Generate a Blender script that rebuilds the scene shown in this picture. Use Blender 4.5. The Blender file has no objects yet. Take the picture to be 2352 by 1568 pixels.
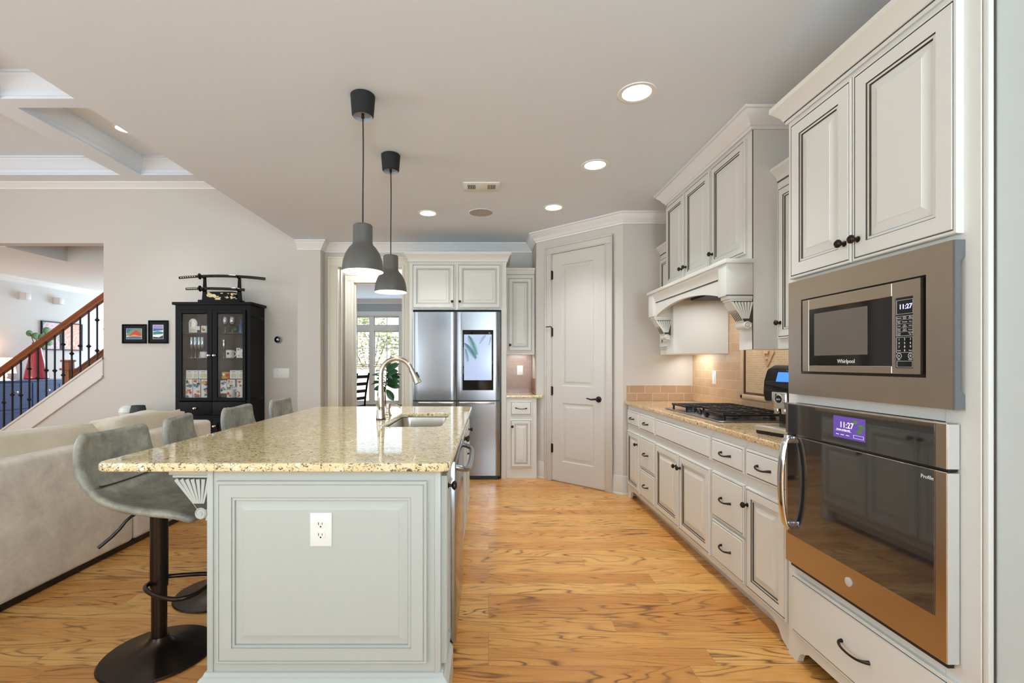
import bpy, bmesh, math, random
from mathutils import Vector, Matrix, noise
random.seed(7)
R = math.radians
C = bpy.context.scene.collection
S = bpy.context.scene

# ---------------------------------------------------------------- camera
cam_d = bpy.data.cameras.new('camera')
cam = bpy.data.objects.new('camera', cam_d); C.objects.link(cam)
cam.location = (0, 0, 1.28); cam.rotation_euler = (R(90), 0, 0)
cam_d.sensor_width = 36; cam_d.lens = 36*1085/2352
cam_d.shift_x = (1176-1122)/2352; cam_d.shift_y = (834-784)/2352
cam_d.clip_start = 0.05; cam_d.clip_end = 200
S.camera = cam
# ---------------------------------------------------------------- exposure
S.view_settings.view_transform = 'Standard'; S.view_settings.look = 'None'
S.view_settings.gamma = 1; S.view_settings.use_curve_mapping = False
S.view_settings.exposure = 0.5
S.cycles.use_denoising = True
S.cycles.max_bounces = 8; S.cycles.diffuse_bounces = 4; S.cycles.glossy_bounces = 4
S.cycles.transparent_max_bounces = 12; S.cycles.transmission_bounces = 4
S.cycles.sample_clamp_indirect = 6; S.cycles.caustics_reflective = False; S.cycles.caustics_refractive = False
# ---------------------------------------------------------------- world, sun, daylight, added fill
W = bpy.data.worlds.new('sky'); S.world = W; W.use_nodes = True
W.node_tree.nodes['Background'].inputs[0].default_value = (0.90, 0.95, 1.0, 1)
W.node_tree.nodes['Background'].inputs[1].default_value = 1.6
def lamp(name, kind, loc, energy, color=(1, 1, 1), size=1, size_y=None, look=None, spread=None, blend=None, cone=None, parent=None):
    d = bpy.data.lights.new(name, kind); d.energy = energy; d.color = color
    if kind == 'AREA':
        d.size = size
        if size_y: d.shape = 'RECTANGLE'; d.size_y = size_y
        if spread: d.spread = R(spread)
    elif kind in ('POINT', 'SPOT'):
        d.shadow_soft_size = size
        if kind == 'SPOT': d.spot_size = R(cone); d.spot_blend = blend
    o = bpy.data.objects.new(name, d); C.objects.link(o); o.location = loc
    if look: o.rotation_euler = Vector(look).to_track_quat('-Z', 'Y').to_euler()
    return o
DAY = (0.66, 0.85, 1.0); WARM = (0.90, 0.95, 0.98)
s_ = lamp('sun', 'SUN', (0, 0, 10), 4.5, (1.0, 0.97, 0.9), look=(0.25, 0.55, -1)); s_.data.angle = R(2)
lamp('added_fill_lamp', 'AREA', (-2.5, -3.1, 1.4), 22, DAY, 0.35, 2.0, look=(0.1, 1, 3.2))  # narrow added fill, gives the fridge door a bright streak
lamp('added_fill_lamp', 'AREA', (0.62, -3.1, 1.4), 205, DAY, 1.1, 2.0, look=(-0.1, 1, 3.2))  # added fill from an unseen opening, tilted up to brighten the ceiling
lamp('added_fill_lamp', 'AREA', (-4.95, -3.1, 1.8), 30, DAY, 4.0, 2.6, look=(0.35, 1, 0.6))  # added fill for the family room, source unseen
lamp('added_fill_lamp', 'AREA', (-7.5, 1.2, 1.85), 95, DAY, 2.3, 3.4, look=(1, 0.0, 0.24))  # added fill from the unseen left side, lifts range fronts and ceiling
lamp('added_foyer_fill', 'AREA', (-6.4, 11.3, 1.7), 105, (0.62, 0.83, 1.0), 2.6, 2.4, look=(-0.1, -1, 0.15))  # fill lamp added to brighten the foyer, source unseen
lamp('dining_daylight', 'AREA', (-2.2, 10.6, 1.5), 22, DAY, 3.0, 2.2, look=(0, -1, 0.1))

# ---------------------------------------------------------------- materials
def lin(c):
    return tuple(((x/255)/12.92 if x/255 <= 0.04045 else ((x/255+0.055)/1.055)**2.4) for x in c)
class N:
    def __init__(s, name):
        s.m = bpy.data.materials.new(name); s.m.use_nodes = True
        s.t = s.m.node_tree; s.b = s.t.nodes['Principled BSDF']; s.out = s.t.nodes['Material Output']
    def n(s, typ, **kw):
        x = s.t.nodes.new(typ)
        for k, v in kw.items():
            if k.startswith('i_'):
                key = k[2:]; key = int(key) if key.isdigit() else key
                sock = x.inputs[key]
                if isinstance(v, bpy.types.NodeSocket): s.t.links.new(v, sock)
                else: sock.default_value = v
            else: setattr(x, k, v)
        return x
    def l(s, a, b): s.t.links.new(a, b)
    def coord(s, scale=(1, 1, 1), rot=(0, 0, 0)):
        tc = s.n('ShaderNodeTexCoord'); mp = s.n('ShaderNodeMapping', i_Vector=tc.outputs['Object'])
        mp.inputs['Scale'].default_value = scale; mp.inputs['Rotation'].default_value = rot
        return mp.outputs[0]
    def math(s, op, a, b=0.0, c=None):
        x = s.n('ShaderNodeMath', operation=op)
        for i, v in enumerate((a, b) + ((c,) if c is not None else ())):
            if isinstance(v, bpy.types.NodeSocket): s.l(v, x.inputs[i])
            else: x.inputs[i].default_value = v
        return x.outputs[0]
    def ramp(s, fac, stops, interp='LINEAR'):
        x = s.n('ShaderNodeValToRGB'); s.l(fac, x.inputs[0]); e = x.color_ramp; e.interpolation = interp
        while len(e.elements) < len(stops): e.elements.new(0.5)
        for el, (p, c) in zip(e.elements, stops):
            el.position = p; el.color = (*c, 1) if len(c) == 3 else c
        return x.outputs[0]
    def mix(s, fac, a, b, mode='MIX'):
        x = s.n('ShaderNodeMix', data_type='RGBA', blend_type=mode)
        for sock, v in ((x.inputs[0], fac), (x.inputs[6], a), (x.inputs[7], b)):
            if isinstance(v, bpy.types.NodeSocket): s.l(v, sock)
            else: sock.default_value = v if not isinstance(v, tuple) else (*v, 1)
        return x.outputs[2]
    def noise(s, vec, scale, detail=2, rough=0.5, dist=0):
        x = s.n('ShaderNodeTexNoise', i_Vector=vec, i_Scale=scale, i_Detail=detail, i_Roughness=rough, i_Distortion=dist)
        return x.outputs[0]
    def bump(s, h, strength=0.2, d=0.01):
        x = s.n('ShaderNodeBump', i_Height=h, i_Strength=strength, i_Distance=d); s.l(x.outputs[0], s.b.inputs['Normal'])
def mat(name, rgb, rough=0.5, metal=0.0, spec=0.5, emit=None, estr=0, mott=None, coat=0):
    k = N(name); b = k.b
    b.inputs['Base Color'].default_value = (*lin(rgb), 1); b.inputs['Roughness'].default_value = rough
    b.inputs['Metallic'].default_value = metal; b.inputs['Specular IOR Level'].default_value = spec
    if coat: b.inputs['Coat Weight'].default_value = coat; b.inputs['Coat Roughness'].default_value = 0.05
    if emit: b.inputs['Emission Color'].default_value = (*lin(emit), 1); b.inputs['Emission Strength'].default_value = estr
    if mott:   # (scale, amount): slight natural variation of the surface colour and a faint bump
        f = k.noise(k.coord(), mott[0], 3, 0.6)
        c = k.mix(f, tuple(x*(1-mott[1]) for x in lin(rgb)), tuple(min(1, x*(1+mott[1])) for x in lin(rgb)))
        k.l(c, b.inputs['Base Color'])
        if len(mott) > 2: k.bump(f, mott[2], 0.004)
    return k.m
M = {}
M['wall'] = mat('wall_paint_greige', (207, 200, 190), 0.75, mott=(90, 0.012, 0.05))
M['wall_hall'] = mat('wall_paint_foyer', (228, 226, 224), 0.75, mott=(90, 0.01, 0.05))
M['wall_dining'] = mat('wall_paint_gray', (176, 182, 184), 0.75, mott=(90, 0.012, 0.05))
M['wall_near'] = mat('wall_paint_pale', (205, 211, 208), 0.7, mott=(90, 0.01, 0.05))
M['ceil'] = mat('ceiling_paint', (226, 233, 240), 0.85, mott=(60, 0.012, 0.05))
M['trim'] = mat('white_trim_paint', (234, 232, 228), 0.4, mott=(40, 0.008))
M['trim_warm'] = mat('cream_casing_paint', (232, 224, 206), 0.4, mott=(40, 0.008))
M['skirt'] = mat('skirt_board_paint', (222, 213, 204), 0.5, mott=(40, 0.008))
M['door'] = mat('white_door_paint', (206, 200, 191), 0.38, mott=(40, 0.008))
M['cab'] = mat('cream_cabinet_paint', (222, 219, 210), 0.38, mott=(25, 0.012))
M['cab_gray'] = mat('gray_island_paint', (192, 194, 186), 0.4, mott=(25, 0.012))
M['glaze'] = mat('dark_antique_glaze', (70, 62, 52), 0.6, mott=(60, 0.2))
M['glaze_soft'] = mat('soft_gray_glaze', (168, 170, 162), 0.55, mott=(60, 0.1))
M['groove'] = mat('shadowed_flute_glaze', (66, 64, 58), 0.6, mott=(60, 0.1))
M['bronze'] = mat('oil_rubbed_bronze', (58, 48, 44), 0.32, 0.85, mott=(50, 0.2))
M['black'] = mat('black_plastic', (14, 14, 15), 0.35, mott=(40, 0.1))
M['blackgloss'] = mat('black_glass', (10, 10, 11), 0.06, 0, 0.6, mott=(20, 0.05))
M['ovenglass'] = mat('smoked_oven_glass', (40, 40, 42), 0.03, 0, 1.0, mott=(20, 0.05), coat=1)
M['mwglass'] = mat('microwave_window_mesh', (105, 98, 90), 0.12, 0, 0.6, mott=(400, 0.15))
M['blackwood'] = mat('black_brown_wood', (10, 8, 8), 0.5, 0, 0.16, mott=(30, 0.2))
M['blackin'] = mat('cabinet_interior_stain', (70, 64, 58), 0.5, mott=(30, 0.1))
M['iron'] = mat('black_iron', (24, 22, 26), 0.45, 0.3, mott=(50, 0.1))
M['chrome'] = mat('polished_chrome', (225, 226, 228), 0.08, 1, mott=(20, 0.02))
M['nickel'] = mat('brushed_nickel', (196, 186, 172), 0.22, 1, mott=(20, 0.04))
M['white'] = mat('white_plastic', (240, 238, 230), 0.35, mott=(30, 0.01))
M['slot'] = mat('dark_socket_slot', (48, 44, 40), 0.6, mott=(30, 0.1))
M['pend'] = mat('dark_gray_lacquer', (96, 93, 88), 0.42, 0.15, mott=(40, 0.04))
M['pendin'] = mat('white_lacquer', (245, 243, 236), 0.5, mott=(40, 0.01))
M['grayrim'] = mat('gray_canopy_inside', (160, 166, 180), 0.5, mott=(40, 0.03))
M['cord'] = mat('black_textile_cord', (18, 18, 18), 0.7, mott=(300, 0.2))
M['bulb'] = mat('lit_bulb', (255, 250, 240), 0.4, emit=(255, 244, 222), estr=9, mott=(5, 0.01))
M['lens'] = mat('lit_downlight_lens', (255, 255, 250), 0.4, emit=(255, 246, 228), estr=6, mott=(5, 0.01))
M['lampshade'] = mat('lit_fabric_shade', (250, 225, 200), 0.7, emit=(255, 214, 178), estr=1.0, mott=(90, 0.05))
M['rail'] = mat('stained_oak_rail', (134, 70, 34), 0.3, mott=(14, 0.25))
M['newel'] = mat('lighter_oak_newel', (176, 106, 62), 0.35, mott=(14, 0.2))
M['blue'] = mat('navy_blue_dresser', (74, 98, 150), 0.4, mott=(20, 0.06))
M['red'] = mat('ruby_red_glass', (176, 34, 52), 0.15, mott=(12, 0.25), coat=0.6)
M['leafgreen'] = mat('leaf_green', (92, 138, 72), 0.4, mott=(30, 0.25))
M['figleaf'] = mat('fiddle_leaf_green', (62, 118, 74), 0.3, mott=(25, 0.3))
M['bark'] = mat('plant_bark', (96, 78, 60), 0.7, mott=(40, 0.3))
M['basket'] = mat('planter_ceramic', (220, 214, 205), 0.5, mott=(30, 0.05))
M['gold'] = mat('gilt_relief', (226, 204, 150), 0.4, 0.2, mott=(80, 0.2))
M['screenoff'] = mat('display_screen_dark', (10, 12, 22), 0.08, mott=(20, 0.05))
M['screenblue'] = mat('blue_lit_display', (40, 90, 220), 0.2, emit=(70, 130, 255), estr=0.9, mott=(8, 0.2))
M['screenviolet'] = mat('violet_lit_display', (70, 50, 120), 0.2, emit=(88, 62, 140), estr=0.7, mott=(8, 0.2))
M['led'] = mat('blue_white_led', (200, 200, 255), 0.3, emit=(170, 170, 255), estr=2.2, mott=(8, 0.02))
M['print'] = mat('printed_white_ink', (228, 228, 228), 0.5, mott=(30, 0.01))
M['printlit'] = mat('lit_white_text', (240, 240, 250), 0.4, emit=(240, 240, 255), estr=0.8, mott=(30, 0.01))
M['printblue'] = mat('printed_blue_ink', (60, 110, 150), 0.6, mott=(30, 0.1))
M['printred'] = mat('printed_red_ink', (206, 68, 50), 0.6, mott=(30, 0.1))
M['printamber'] = mat('printed_amber_ink', (226, 164, 60), 0.6, mott=(30, 0.1))
M['printteal'] = mat('printed_teal_ink', (66, 140, 140), 0.6, mott=(30, 0.1))
M['printdark'] = mat('printed_dark_ink', (52, 54, 62), 0.6, mott=(30, 0.1))
M['palecream'] = mat('printed_cream_ink', (222, 214, 170), 0.6, mott=(30, 0.05))
M['china'] = mat('white_china', (238, 236, 230), 0.2, mott=(30, 0.01))
M['greenball'] = mat('dark_green_ball', (40, 92, 58), 0.25, mott=(40, 0.3))
M['bluebottle'] = mat('blue_bottle_glass', (30, 84, 140), 0.12, mott=(20, 0.2))
M['grille'] = mat('speaker_grille', (176, 168, 158), 0.8, mott=(900, 0.15))
M['castiron'] = mat('cast_iron_grate', (44, 40, 38), 0.5, 0.4, mott=(90, 0.15))
M['tray'] = mat('beige_metal_tray', (206, 196, 178), 0.25, 0.6, mott=(30, 0.04))
M['charcoal_shade'] = mat('charcoal_pleated_fabric', (66, 68, 70), 0.8, mott=(90, 0.15))
M['stone'] = mat('outdoor_paving', (220, 206, 198), 0.9, mott=(6, 0.1))
M['tan'] = mat('pencil_trim_stone', (218, 184, 142), 0.55, mott=(30, 0.12))
M['brownliner'] = mat('brown_liner_tile', (78, 42, 30), 0.3, mott=(40, 0.25))
M['medal'] = mat('carved_stone_tile', (204, 164, 122), 0.6, mott=(60, 0.15, 0.4))

def steel(name, rgb, rough, axis):
    k = N(name); b = k.b
    sc = {'v': (260, 260, 0.6), 'x': (0.6, 260, 260), 'y': (260, 0.6, 260)}[axis]
    f = k.noise(k.coord(sc), 3.0, 3, 0.6)
    c = k.mix(f, tuple(x*0.97 for x in lin(rgb)), tuple(min(1, x*1.03) for x in lin(rgb)))
    k.l(c, b.inputs['Base Color']); b.inputs['Metallic'].default_value = 1
    r = k.math('MULTIPLY_ADD', f, 0.05, rough-0.025); k.l(r, b.inputs['Roughness'])
    b.inputs['Anisotropic'].default_value = 0.0
    return k.m
M['steel'] = steel('brushed_stainless_vertical', (154, 155, 158), 0.2, 'v')
M['steelh'] = steel('brushed_stainless_horizontal', (190, 174, 156), 0.26, 'y')
M['steelsink'] = steel('satin_sink_steel', (190, 182, 170), 0.28, 'x')

def glass_mat(name, tint=(1, 1, 1), refl=0.06, rough=0.02):
    k = N(name); t = k.n('ShaderNodeBsdfTransparent'); t.inputs[0].default_value = (*tint, 1)
    g = k.n('ShaderNodeBsdfGlossy'); g.inputs['Roughness'].default_value = rough
    fr = k.n('ShaderNodeFresnel'); fr.inputs[0].default_value = 1.45
    f = k.math('MULTIPLY_ADD', fr.outputs[0], 0.9, refl-0.04)
    x = k.n('ShaderNodeMixShader'); k.l(f, x.inputs[0]); k.l(t.outputs[0], x.inputs[1]); k.l(g.outputs[0], x.inputs[2])
    k.l(x.outputs[0], k.out.inputs[0]); return k.m
M['glass'] = glass_mat('clear_pane_glass')
M['drinkglass'] = glass_mat('clear_drinking_glass', (0.86, 0.9, 0.9), 0.16)

def floor_mat():
    k = N('hickory_plank_floor')
    tc = k.n('ShaderNodeTexCoord'); v = tc.outputs['Object']
    br = k.n('ShaderNodeTexBrick', i_Vector=v); br.offset = 0.37; br.offset_frequency = 3; br.squash = 0.72; br.squash_frequency = 2
    for nm, val in (('Color1', (0, 0, 0, 1)), ('Color2', (1, 1, 1, 1)), ('Mortar', (0.5, 0.5, 0.5, 1)), ('Scale', 1.0), ('Mortar Size', 0.0010), ('Mortar Smooth', 0.0), ('Bias', 0.0), ('Brick Width', 1.35), ('Row Height', 0.125)):
        br.inputs[nm].default_value = val
    gap = br.outputs['Fac']; sep = k.n('ShaderNodeSeparateXYZ', i_0=v); X, Y = sep.outputs[0], sep.outputs[1]
    rr = k.n('ShaderNodeSeparateColor', i_0=br.outputs['Color']).outputs[0]
    seed = k.math('MULTIPLY', rr, 53.7)
    def field(sx, sy, scale, detail, rough, dist=0.0, off=0.0):
        c = k.n('ShaderNodeCombineXYZ', i_0=k.math('MULTIPLY_ADD', X, sx, seed), i_1=k.math('MULTIPLY', Y, sy), i_2=k.math('ADD', seed, off))
        return k.noise(c.outputs[0], scale, detail, rough, dist)
    # contour lines of a stretched noise field: cathedral grain with wandering dark lines
    h = field(1.0, 6.5, 1.0, 2, 0.45, 0.35)
    ph = k.math('MULTIPLY', h, 92.0)
    ring = k.math('MULTIPLY_ADD', k.math('SINE', ph), 0.5, 0.5)
    line = k.math('POWER', ring, 9.0)
    mask = field(1.6, 10.0, 1.0, 3, 0.6, 0.3, 7.0)
    maskr = k.ramp(mask, [(0.38, (0.08, 0.08, 0.08)), (0.60, (1, 1, 1))])
    streak = k.math('MULTIPLY', line, maskr)
    fl = field(4.5, 75.0, 1.0, 3, 0.65, 0.4, 3.0)       # short dark flecks along the grain
    flm = k.ramp(fl, [(0.60, (0, 0, 0)), (0.70, (1, 1, 1))])
    fine = field(7.0, 240.0, 1.0, 3, 0.65, 0.0, 5.0)
    tone = k.math('ADD', k.math('MULTIPLY', mask, 0.5), k.math('MULTIPLY', rr, 0.5))
    base = k.ramp(tone, [(0.18, lin((202, 132, 62))), (0.42, lin((226, 160, 80))), (0.70, lin((240, 184, 104)))])
    base = k.mix(k.math('MULTIPLY', ring, 0.18), base, lin((186, 112, 54)))
    base = k.mix(k.math('MULTIPLY', fine, 0.30), base, lin((160, 98, 54)))
    base = k.mix(k.math('MULTIPLY', flm, 0.55), base, lin((104, 62, 36)))
    base = k.mix(k.math('MULTIPLY', streak, 0.85), base, lin((92, 54, 32)))
    base = k.mix(k.math('MULTIPLY', gap, 0.5), base, lin((96, 58, 34)))
    k.l(base, k.b.inputs['Base Color'])
    k.l(k.math('MULTIPLY_ADD', fine, 0.12, 0.20), k.b.inputs['Roughness'])
    k.b.inputs['Specular IOR Level'].default_value = 0.45
    k.bump(k.math('SUBTRACT', fine, k.math('MULTIPLY', gap, 2.0)), 0.06, 0.002)
    return k.m
M['floor'] = floor_mat()

def granite(name, light, warm, rough, dark=0.9):
    k = N(name); v = k.coord()
    a = k.noise(v, 14, 4, 0.7, 0.6)
    base = k.ramp(a, [(0.30, lin(light)), (0.45, lin(warm)), (0.58, lin(warm)), (0.72, lin(light))])
    e = k.noise(k.coord((1, 1.2, 1.2), (0.3, 0.5, 0.2)), 26, 3, 0.7, 0.8)
    em = k.ramp(e, [(0.62, (0, 0, 0)), (0.68, (1, 1, 1))])
    base = k.mix(k.math('MULTIPLY', em, 0.45), base, lin((190, 160, 124)))
    # short curved dark flecks: narrow contour bands of a noise field, broken up by a second one
    d = k.noise(k.coord((0.8, 1.25, 1.0)), 40, 2, 0.55, 1.2)
    band = k.math('ABSOLUTE', k.math('SUBTRACT', d, 0.5))
    bm = k.ramp(band, [(0.015, (1, 1, 1)), (0.030, (0, 0, 0))])
    g = k.noise(k.coord((1, 1.2, 1.1)), 58, 2, 0.6, 0.5)
    gm = k.ramp(g, [(0.445, (0, 0, 0)), (0.525, (1, 1, 1))])
    fl = k.math('MULTIPLY', k.math('MULTIPLY', bm, gm), dark)
    base = k.mix(fl, base, lin((66, 46, 36)))
    h = k.noise(k.coord((0.9, 1.2, 1.1)), 95, 2, 0.6, 0.8)
    hm = k.ramp(h, [(0.63, (0, 0, 0)), (0.66, (1, 1, 1))])
    base = k.mix(k.math('MULTIPLY', hm, 0.9), base, lin((58, 44, 38)))
    k.l(base, k.b.inputs['Base Color']); k.b.inputs['Roughness'].default_value = rough
    k.b.inputs['Specular IOR Level'].default_value = 0.4
    return k.m
M['granite'] = granite('santa_cream_granite', (252, 246, 230), (238, 214, 164), 0.045)
M['granite2'] = granite('tan_granite', (236, 220, 190), (218, 184, 138), 0.09)

def tile_mat(name, uvw, bw, rh, c1, c2, mortar, msize, rough=0.45):
    k = N(name); tc = k.n('ShaderNodeTexCoord'); sp = k.n('ShaderNodeSeparateXYZ', i_0=tc.outputs['Object'])
    cb = k.n('ShaderNodeCombineXYZ', i_0=sp.outputs[uvw[0]], i_1=sp.outputs[uvw[1]], i_2=0.0)
    br = k.n('ShaderNodeTexBrick', i_Vector=cb.outputs[0]); br.offset = 0.5
    for nm, val in (('Color1', (*lin(c1), 1)), ('Color2', (*lin(c2), 1)), ('Mortar', (*lin(mortar), 1)), ('Scale', 1.0), ('Mortar Size', msize), ('Mortar Smooth', 0.3), ('Bias', 0.0), ('Brick Width', bw), ('Row Height', rh)):
        br.inputs[nm].default_value = val
    n1 = k.noise(tc.outputs['Object'], 28, 4, 0.65)
    c = k.mix(k.math('MULTIPLY', n1, 0.5), br.outputs['Color'], tuple(x*0.62 for x in lin(c1)))
    k.l(c, k.b.inputs['Base Color']); k.b.inputs['Roughness'].default_value = rough
    k.bump(k.math('SUBTRACT', k.math('MULTIPLY', n1, 0.2), br.outputs['Fac']), 0.5, 0.004)
    return k.m
M['tileY'] = tile_mat('travertine_subway_tile_side', (1, 2), 0.152, 0.0762, (216, 180, 142), (204, 164, 126), (222, 200, 172), 0.003)
M['tileX'] = tile_mat('travertine_subway_tile_end', (0, 2), 0.152, 0.0762, (200, 164, 130), (180, 144, 112), (226, 210, 188), 0.003)
M['tileS'] = tile_mat('brown_subway_tile', (0, 2), 0.152, 0.0762, (168, 124, 92), (154, 110, 80), (192, 156, 128), 0.002, 0.25)
M['weave'] = tile_mat('basket_weave_mosaic', (1, 2), 0.05, 0.0165, (226, 190, 148), (208, 168, 124), (232, 206, 170), 0.0018)

def suede(name, a, b, scale, rough=0.85, bumpv=0.25, sheen=0.3):
    k = N(name); f = k.noise(k.coord(), scale, 6, 0.72, 0.25); g = k.noise(k.coord(), scale*9, 2, 0.5)
    c = k.mix(k.ramp(f, [(0.35, (0, 0, 0)), (0.65, (1, 1, 1))]), lin(a), lin(b))
    k.l(c, k.b.inputs['Base Color']); k.b.inputs['Roughness'].default_value = rough
    k.b.inputs['Sheen Weight'].default_value = sheen
    k.bump(k.math('ADD', f, k.math('MULTIPLY', g, 0.3)), bumpv, 0.01); return k.m
M['suede'] = suede('beige_microsuede', (242, 229, 209), (212, 199, 180), 5.5)
M['cushion'] = suede('beige_cushion_fabric', (224, 208, 182), (212, 195, 168), 3.0, 0.9, 0.15)
M['leather'] = suede('distressed_gray_leather', (170, 164, 146), (118, 118, 110), 11.0, 0.42, 0.35, 0)
M['stoolmetal'] = mat('dark_bronze_metal', (58, 48, 42), 0.28, 0.9, mott=(40, 0.08))

def art(name, cols, scale):
    k = N(name); f = k.noise(k.coord(), scale, 3, 0.6, 1.5)
    n = len(cols)
    k.l(k.ramp(f, [(0.28+0.44*i/(n-1), lin(c)) for i, c in enumerate(cols)]), k.b.inputs['Base Color'])
    k.b.inputs['Roughness'].default_value = 0.3; return k.m
M['artpink'] = art('abstract_pastel_print', [(120, 150, 220), (230, 140, 170), (240, 210, 220), (90, 170, 130), (240, 190, 130)], 6)
M['artorange'] = art('abstract_orange_print', [(80, 160, 120), (238, 200, 170), (236, 130, 80), (240, 220, 220), (120, 160, 210)], 6)
M['foliage'] = art('sunlit_foliage', [(66, 84, 50), (140, 158, 104), (236, 236, 216), (140, 112, 100)], 1.5)
M['sidesteel'] = mat('pale_satin_steel_edge', (206, 205, 200), 0.5, 0.35, mott=(40, 0.03))
M['flange'] = mat('gray_metal_flange', (116, 120, 124), 0.45, 0.4, mott=(40, 0.05))

# ---------------------------------------------------------------- mesh helpers
def frame(o, u, v, n):
    m = Matrix.Identity(4)
    for i, a in enumerate((u, v, n)):
        for r in range(3): m[r][i] = a[r]
    m.translation = Vector(o); return m
def axisM(p, d):
    q = Vector((0, 0, 1)).rotation_difference(Vector(d).normalized()); return Matrix.Translation(Vector(p)) @ q.to_matrix().to_4x4()
class MB:
    def __init__(s): s.bm = bmesh.new()
    def add(s, t, Mx=None, mi=None):
        if Mx is not None:
            t.transform(Mx)
            if Mx.determinant() < 0: bmesh.ops.reverse_faces(t, faces=t.faces[:])
        if mi is not None:
            for f in t.faces: f.material_index = mi
        me = bpy.data.meshes.new('t'); t.to_mesh(me); t.free(); s.bm.from_mesh(me); bpy.data.meshes.remove(me); return s
    def box(s, x0, x1, y0, y1, z0, z1, b=0, seg=2, mi=0, Mx=None):
        t = bmesh.new(); bmesh.ops.create_cube(t, size=1)
        t.transform(Matrix.Translation(((x0+x1)/2, (y0+y1)/2, (z0+z1)/2)) @ Matrix.Diagonal((abs(x1-x0), abs(y1-y0), abs(z1-z0), 1)))
        if b: bmesh.ops.bevel(t, geom=t.edges[:], offset=b, segments=seg, affect='EDGES', profile=0.5, clamp_overlap=True)
        return s.add(t, Mx, mi)
    def lathe(s, prof, Mx=None, n=24, mi=0):
        t = bmesh.new(); rings = []
        for r, z in prof:
            if r < 1e-6: rings.append([t.verts.new((0, 0, z))])
            else: rings.append([t.verts.new((r*math.cos(2*math.pi*i/n), r*math.sin(2*math.pi*i/n), z)) for i in range(n)])
        for a, b in zip(rings, rings[1:]):
            for i in range(n):
                j = (i+1) % n
                if len(a) == 1 and len(b) == 1: continue
                if len(a) == 1: t.faces.new((a[0], b[i], b[j]))
                elif len(b) == 1: t.faces.new((a[i], a[j], b[0]))
                else: t.faces.new((a[i], a[j], b[j], b[i]))
        bmesh.ops.recalc_face_normals(t, faces=t.faces[:])
        return s.add(t, Mx, mi)
    def cyl(s, p0, p1, r0, r1=None, n=16, mi=0):
        p0, p1 = Vector(p0), Vector(p1); r1 = r0 if r1 is None else r1; h = (p1-p0).length
        return s.lathe([(0, 0), (r0, 0), (r1, h), (0, h)], axisM(p0, p1-p0), n, mi)
    def tube(s, pts, r, n=8, mi=0, closed=False, smooth=0, flat=None):
        P = [Vector(p) for p in pts]; n = max(n, 12)
        for _ in range(smooth):
            Q = []
            m = len(P)
            for i in range(m if closed else m-1):
                a, b = P[i], P[(i+1) % m]; Q += [a*0.75+b*0.25, a*0.25+b*0.75]
            P = Q if closed else [P[0]]+Q+[P[-1]]
        m = len(P); rs = r if isinstance(r, (list, tuple)) else [r]
        if len(rs) != m: rs = [rs[0]+(rs[-1]-rs[0])*0 if len(rs) == 1 else rs[min(len(rs)-1, int(i/(m-1)*(len(rs)-1)))] + ((rs[min(len(rs)-1, int(i/(m-1)*(len(rs)-1))+1)]-rs[min(len(rs)-1, int(i/(m-1)*(len(rs)-1)))])*((i/(m-1)*(len(rs)-1)) % 1)) for i in range(m)]
        t = bmesh.new(); rings = []; up = None
        for i, p in enumerate(P):
            d = (P[(i+1) % m]-P[i-1]) if closed else (P[min(i+1, m-1)]-P[max(i-1, 0)])
            d.normalize()
            if up is None:
                up = Vector((0, 0, 1)) if abs(d.z) < 0.9 else Vector((1, 0, 0))
            up = (up-d*up.dot(d)).normalized(); sd = d.cross(up)
            fx, fy = flat or (1, 1)
            rings.append([t.verts.new(p+(up*math.sin(2*math.pi*k/n)*fy+sd*math.cos(2*math.pi*k/n)*fx)*rs[i]) for k in range(n)])
        for i in range(m if closed else m-1):
            a, b = rings[i], rings[(i+1) % m]
            for k in range(n): t.faces.new((a[k], a[(k+1) % n], b[(k+1) % n], b[k]))
        if not closed: t.faces.new(rings[0][::-1]); t.faces.new(rings[-1])
        bmesh.ops.recalc_face_normals(t, faces=t.faces[:])
        return s.add(t, None, mi)
    def prism(s, poly, a0, a1, plane='XZ', mi=0, b=0, Mx=None):
        t = bmesh.new()
        f3 = {'XZ': lambda p, a: (p[0], a, p[1]), 'XY': lambda p, a: (p[0], p[1], a), 'YZ': lambda p, a: (a, p[0], p[1])}[plane]
        A = [t.verts.new(f3(p, a0)) for p in poly]; B = [t.verts.new(f3(p, a1)) for p in poly]; n = len(poly)
        t.faces.new(A); t.faces.new(B[::-1])
        for i in range(n): t.faces.new((A[i], A[(i+1) % n], B[(i+1) % n], B[i]))
        bmesh.ops.recalc_face_normals(t, faces=t.faces[:])
        if b: bmesh.ops.bevel(t, geom=t.edges[:], offset=b, segments=1, affect='EDGES', clamp_overlap=True)
        return s.add(t, Mx, mi)
    def sphere(s, c, r, sc=(1, 1, 1), mi=0, u=16, v=10, Mx=None):
        t = bmesh.new(); bmesh.ops.create_uvsphere(t, u_segments=u, v_segments=v, radius=r)
        t.transform(Matrix.Translation(c) @ Matrix.Diagonal((*sc, 1)))
        return s.add(t, Mx, mi)
    def pillow(s, c, sz, e=0.42, n=28, wr=0.012, seed=0.0, mi=0, Mx=None):
        t = bmesh.new(); bmesh.ops.create_uvsphere(t, u_segments=n*2, v_segments=n, radius=1)
        pw = lambda x, k: math.copysign(abs(x)**k, x)
        for v in t.verts:
            x, y, z = v.co; m = max(abs(x), abs(y), abs(z), 1e-6); k = 1-e
            q = Vector((x, y, z)); q = q*(1-k)+(q/m)*k
            w = noise.noise(Vector((q.x*1.3+seed, q.y*3.1, q.z*1.7)))*wr*6 + noise.noise(Vector((q.x*4+seed, q.y*7, q.z*4)))*wr*2
            v.co = Vector((q.x*sz[0], q.y*sz[1], q.z*sz[2]))*(1+w)
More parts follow.
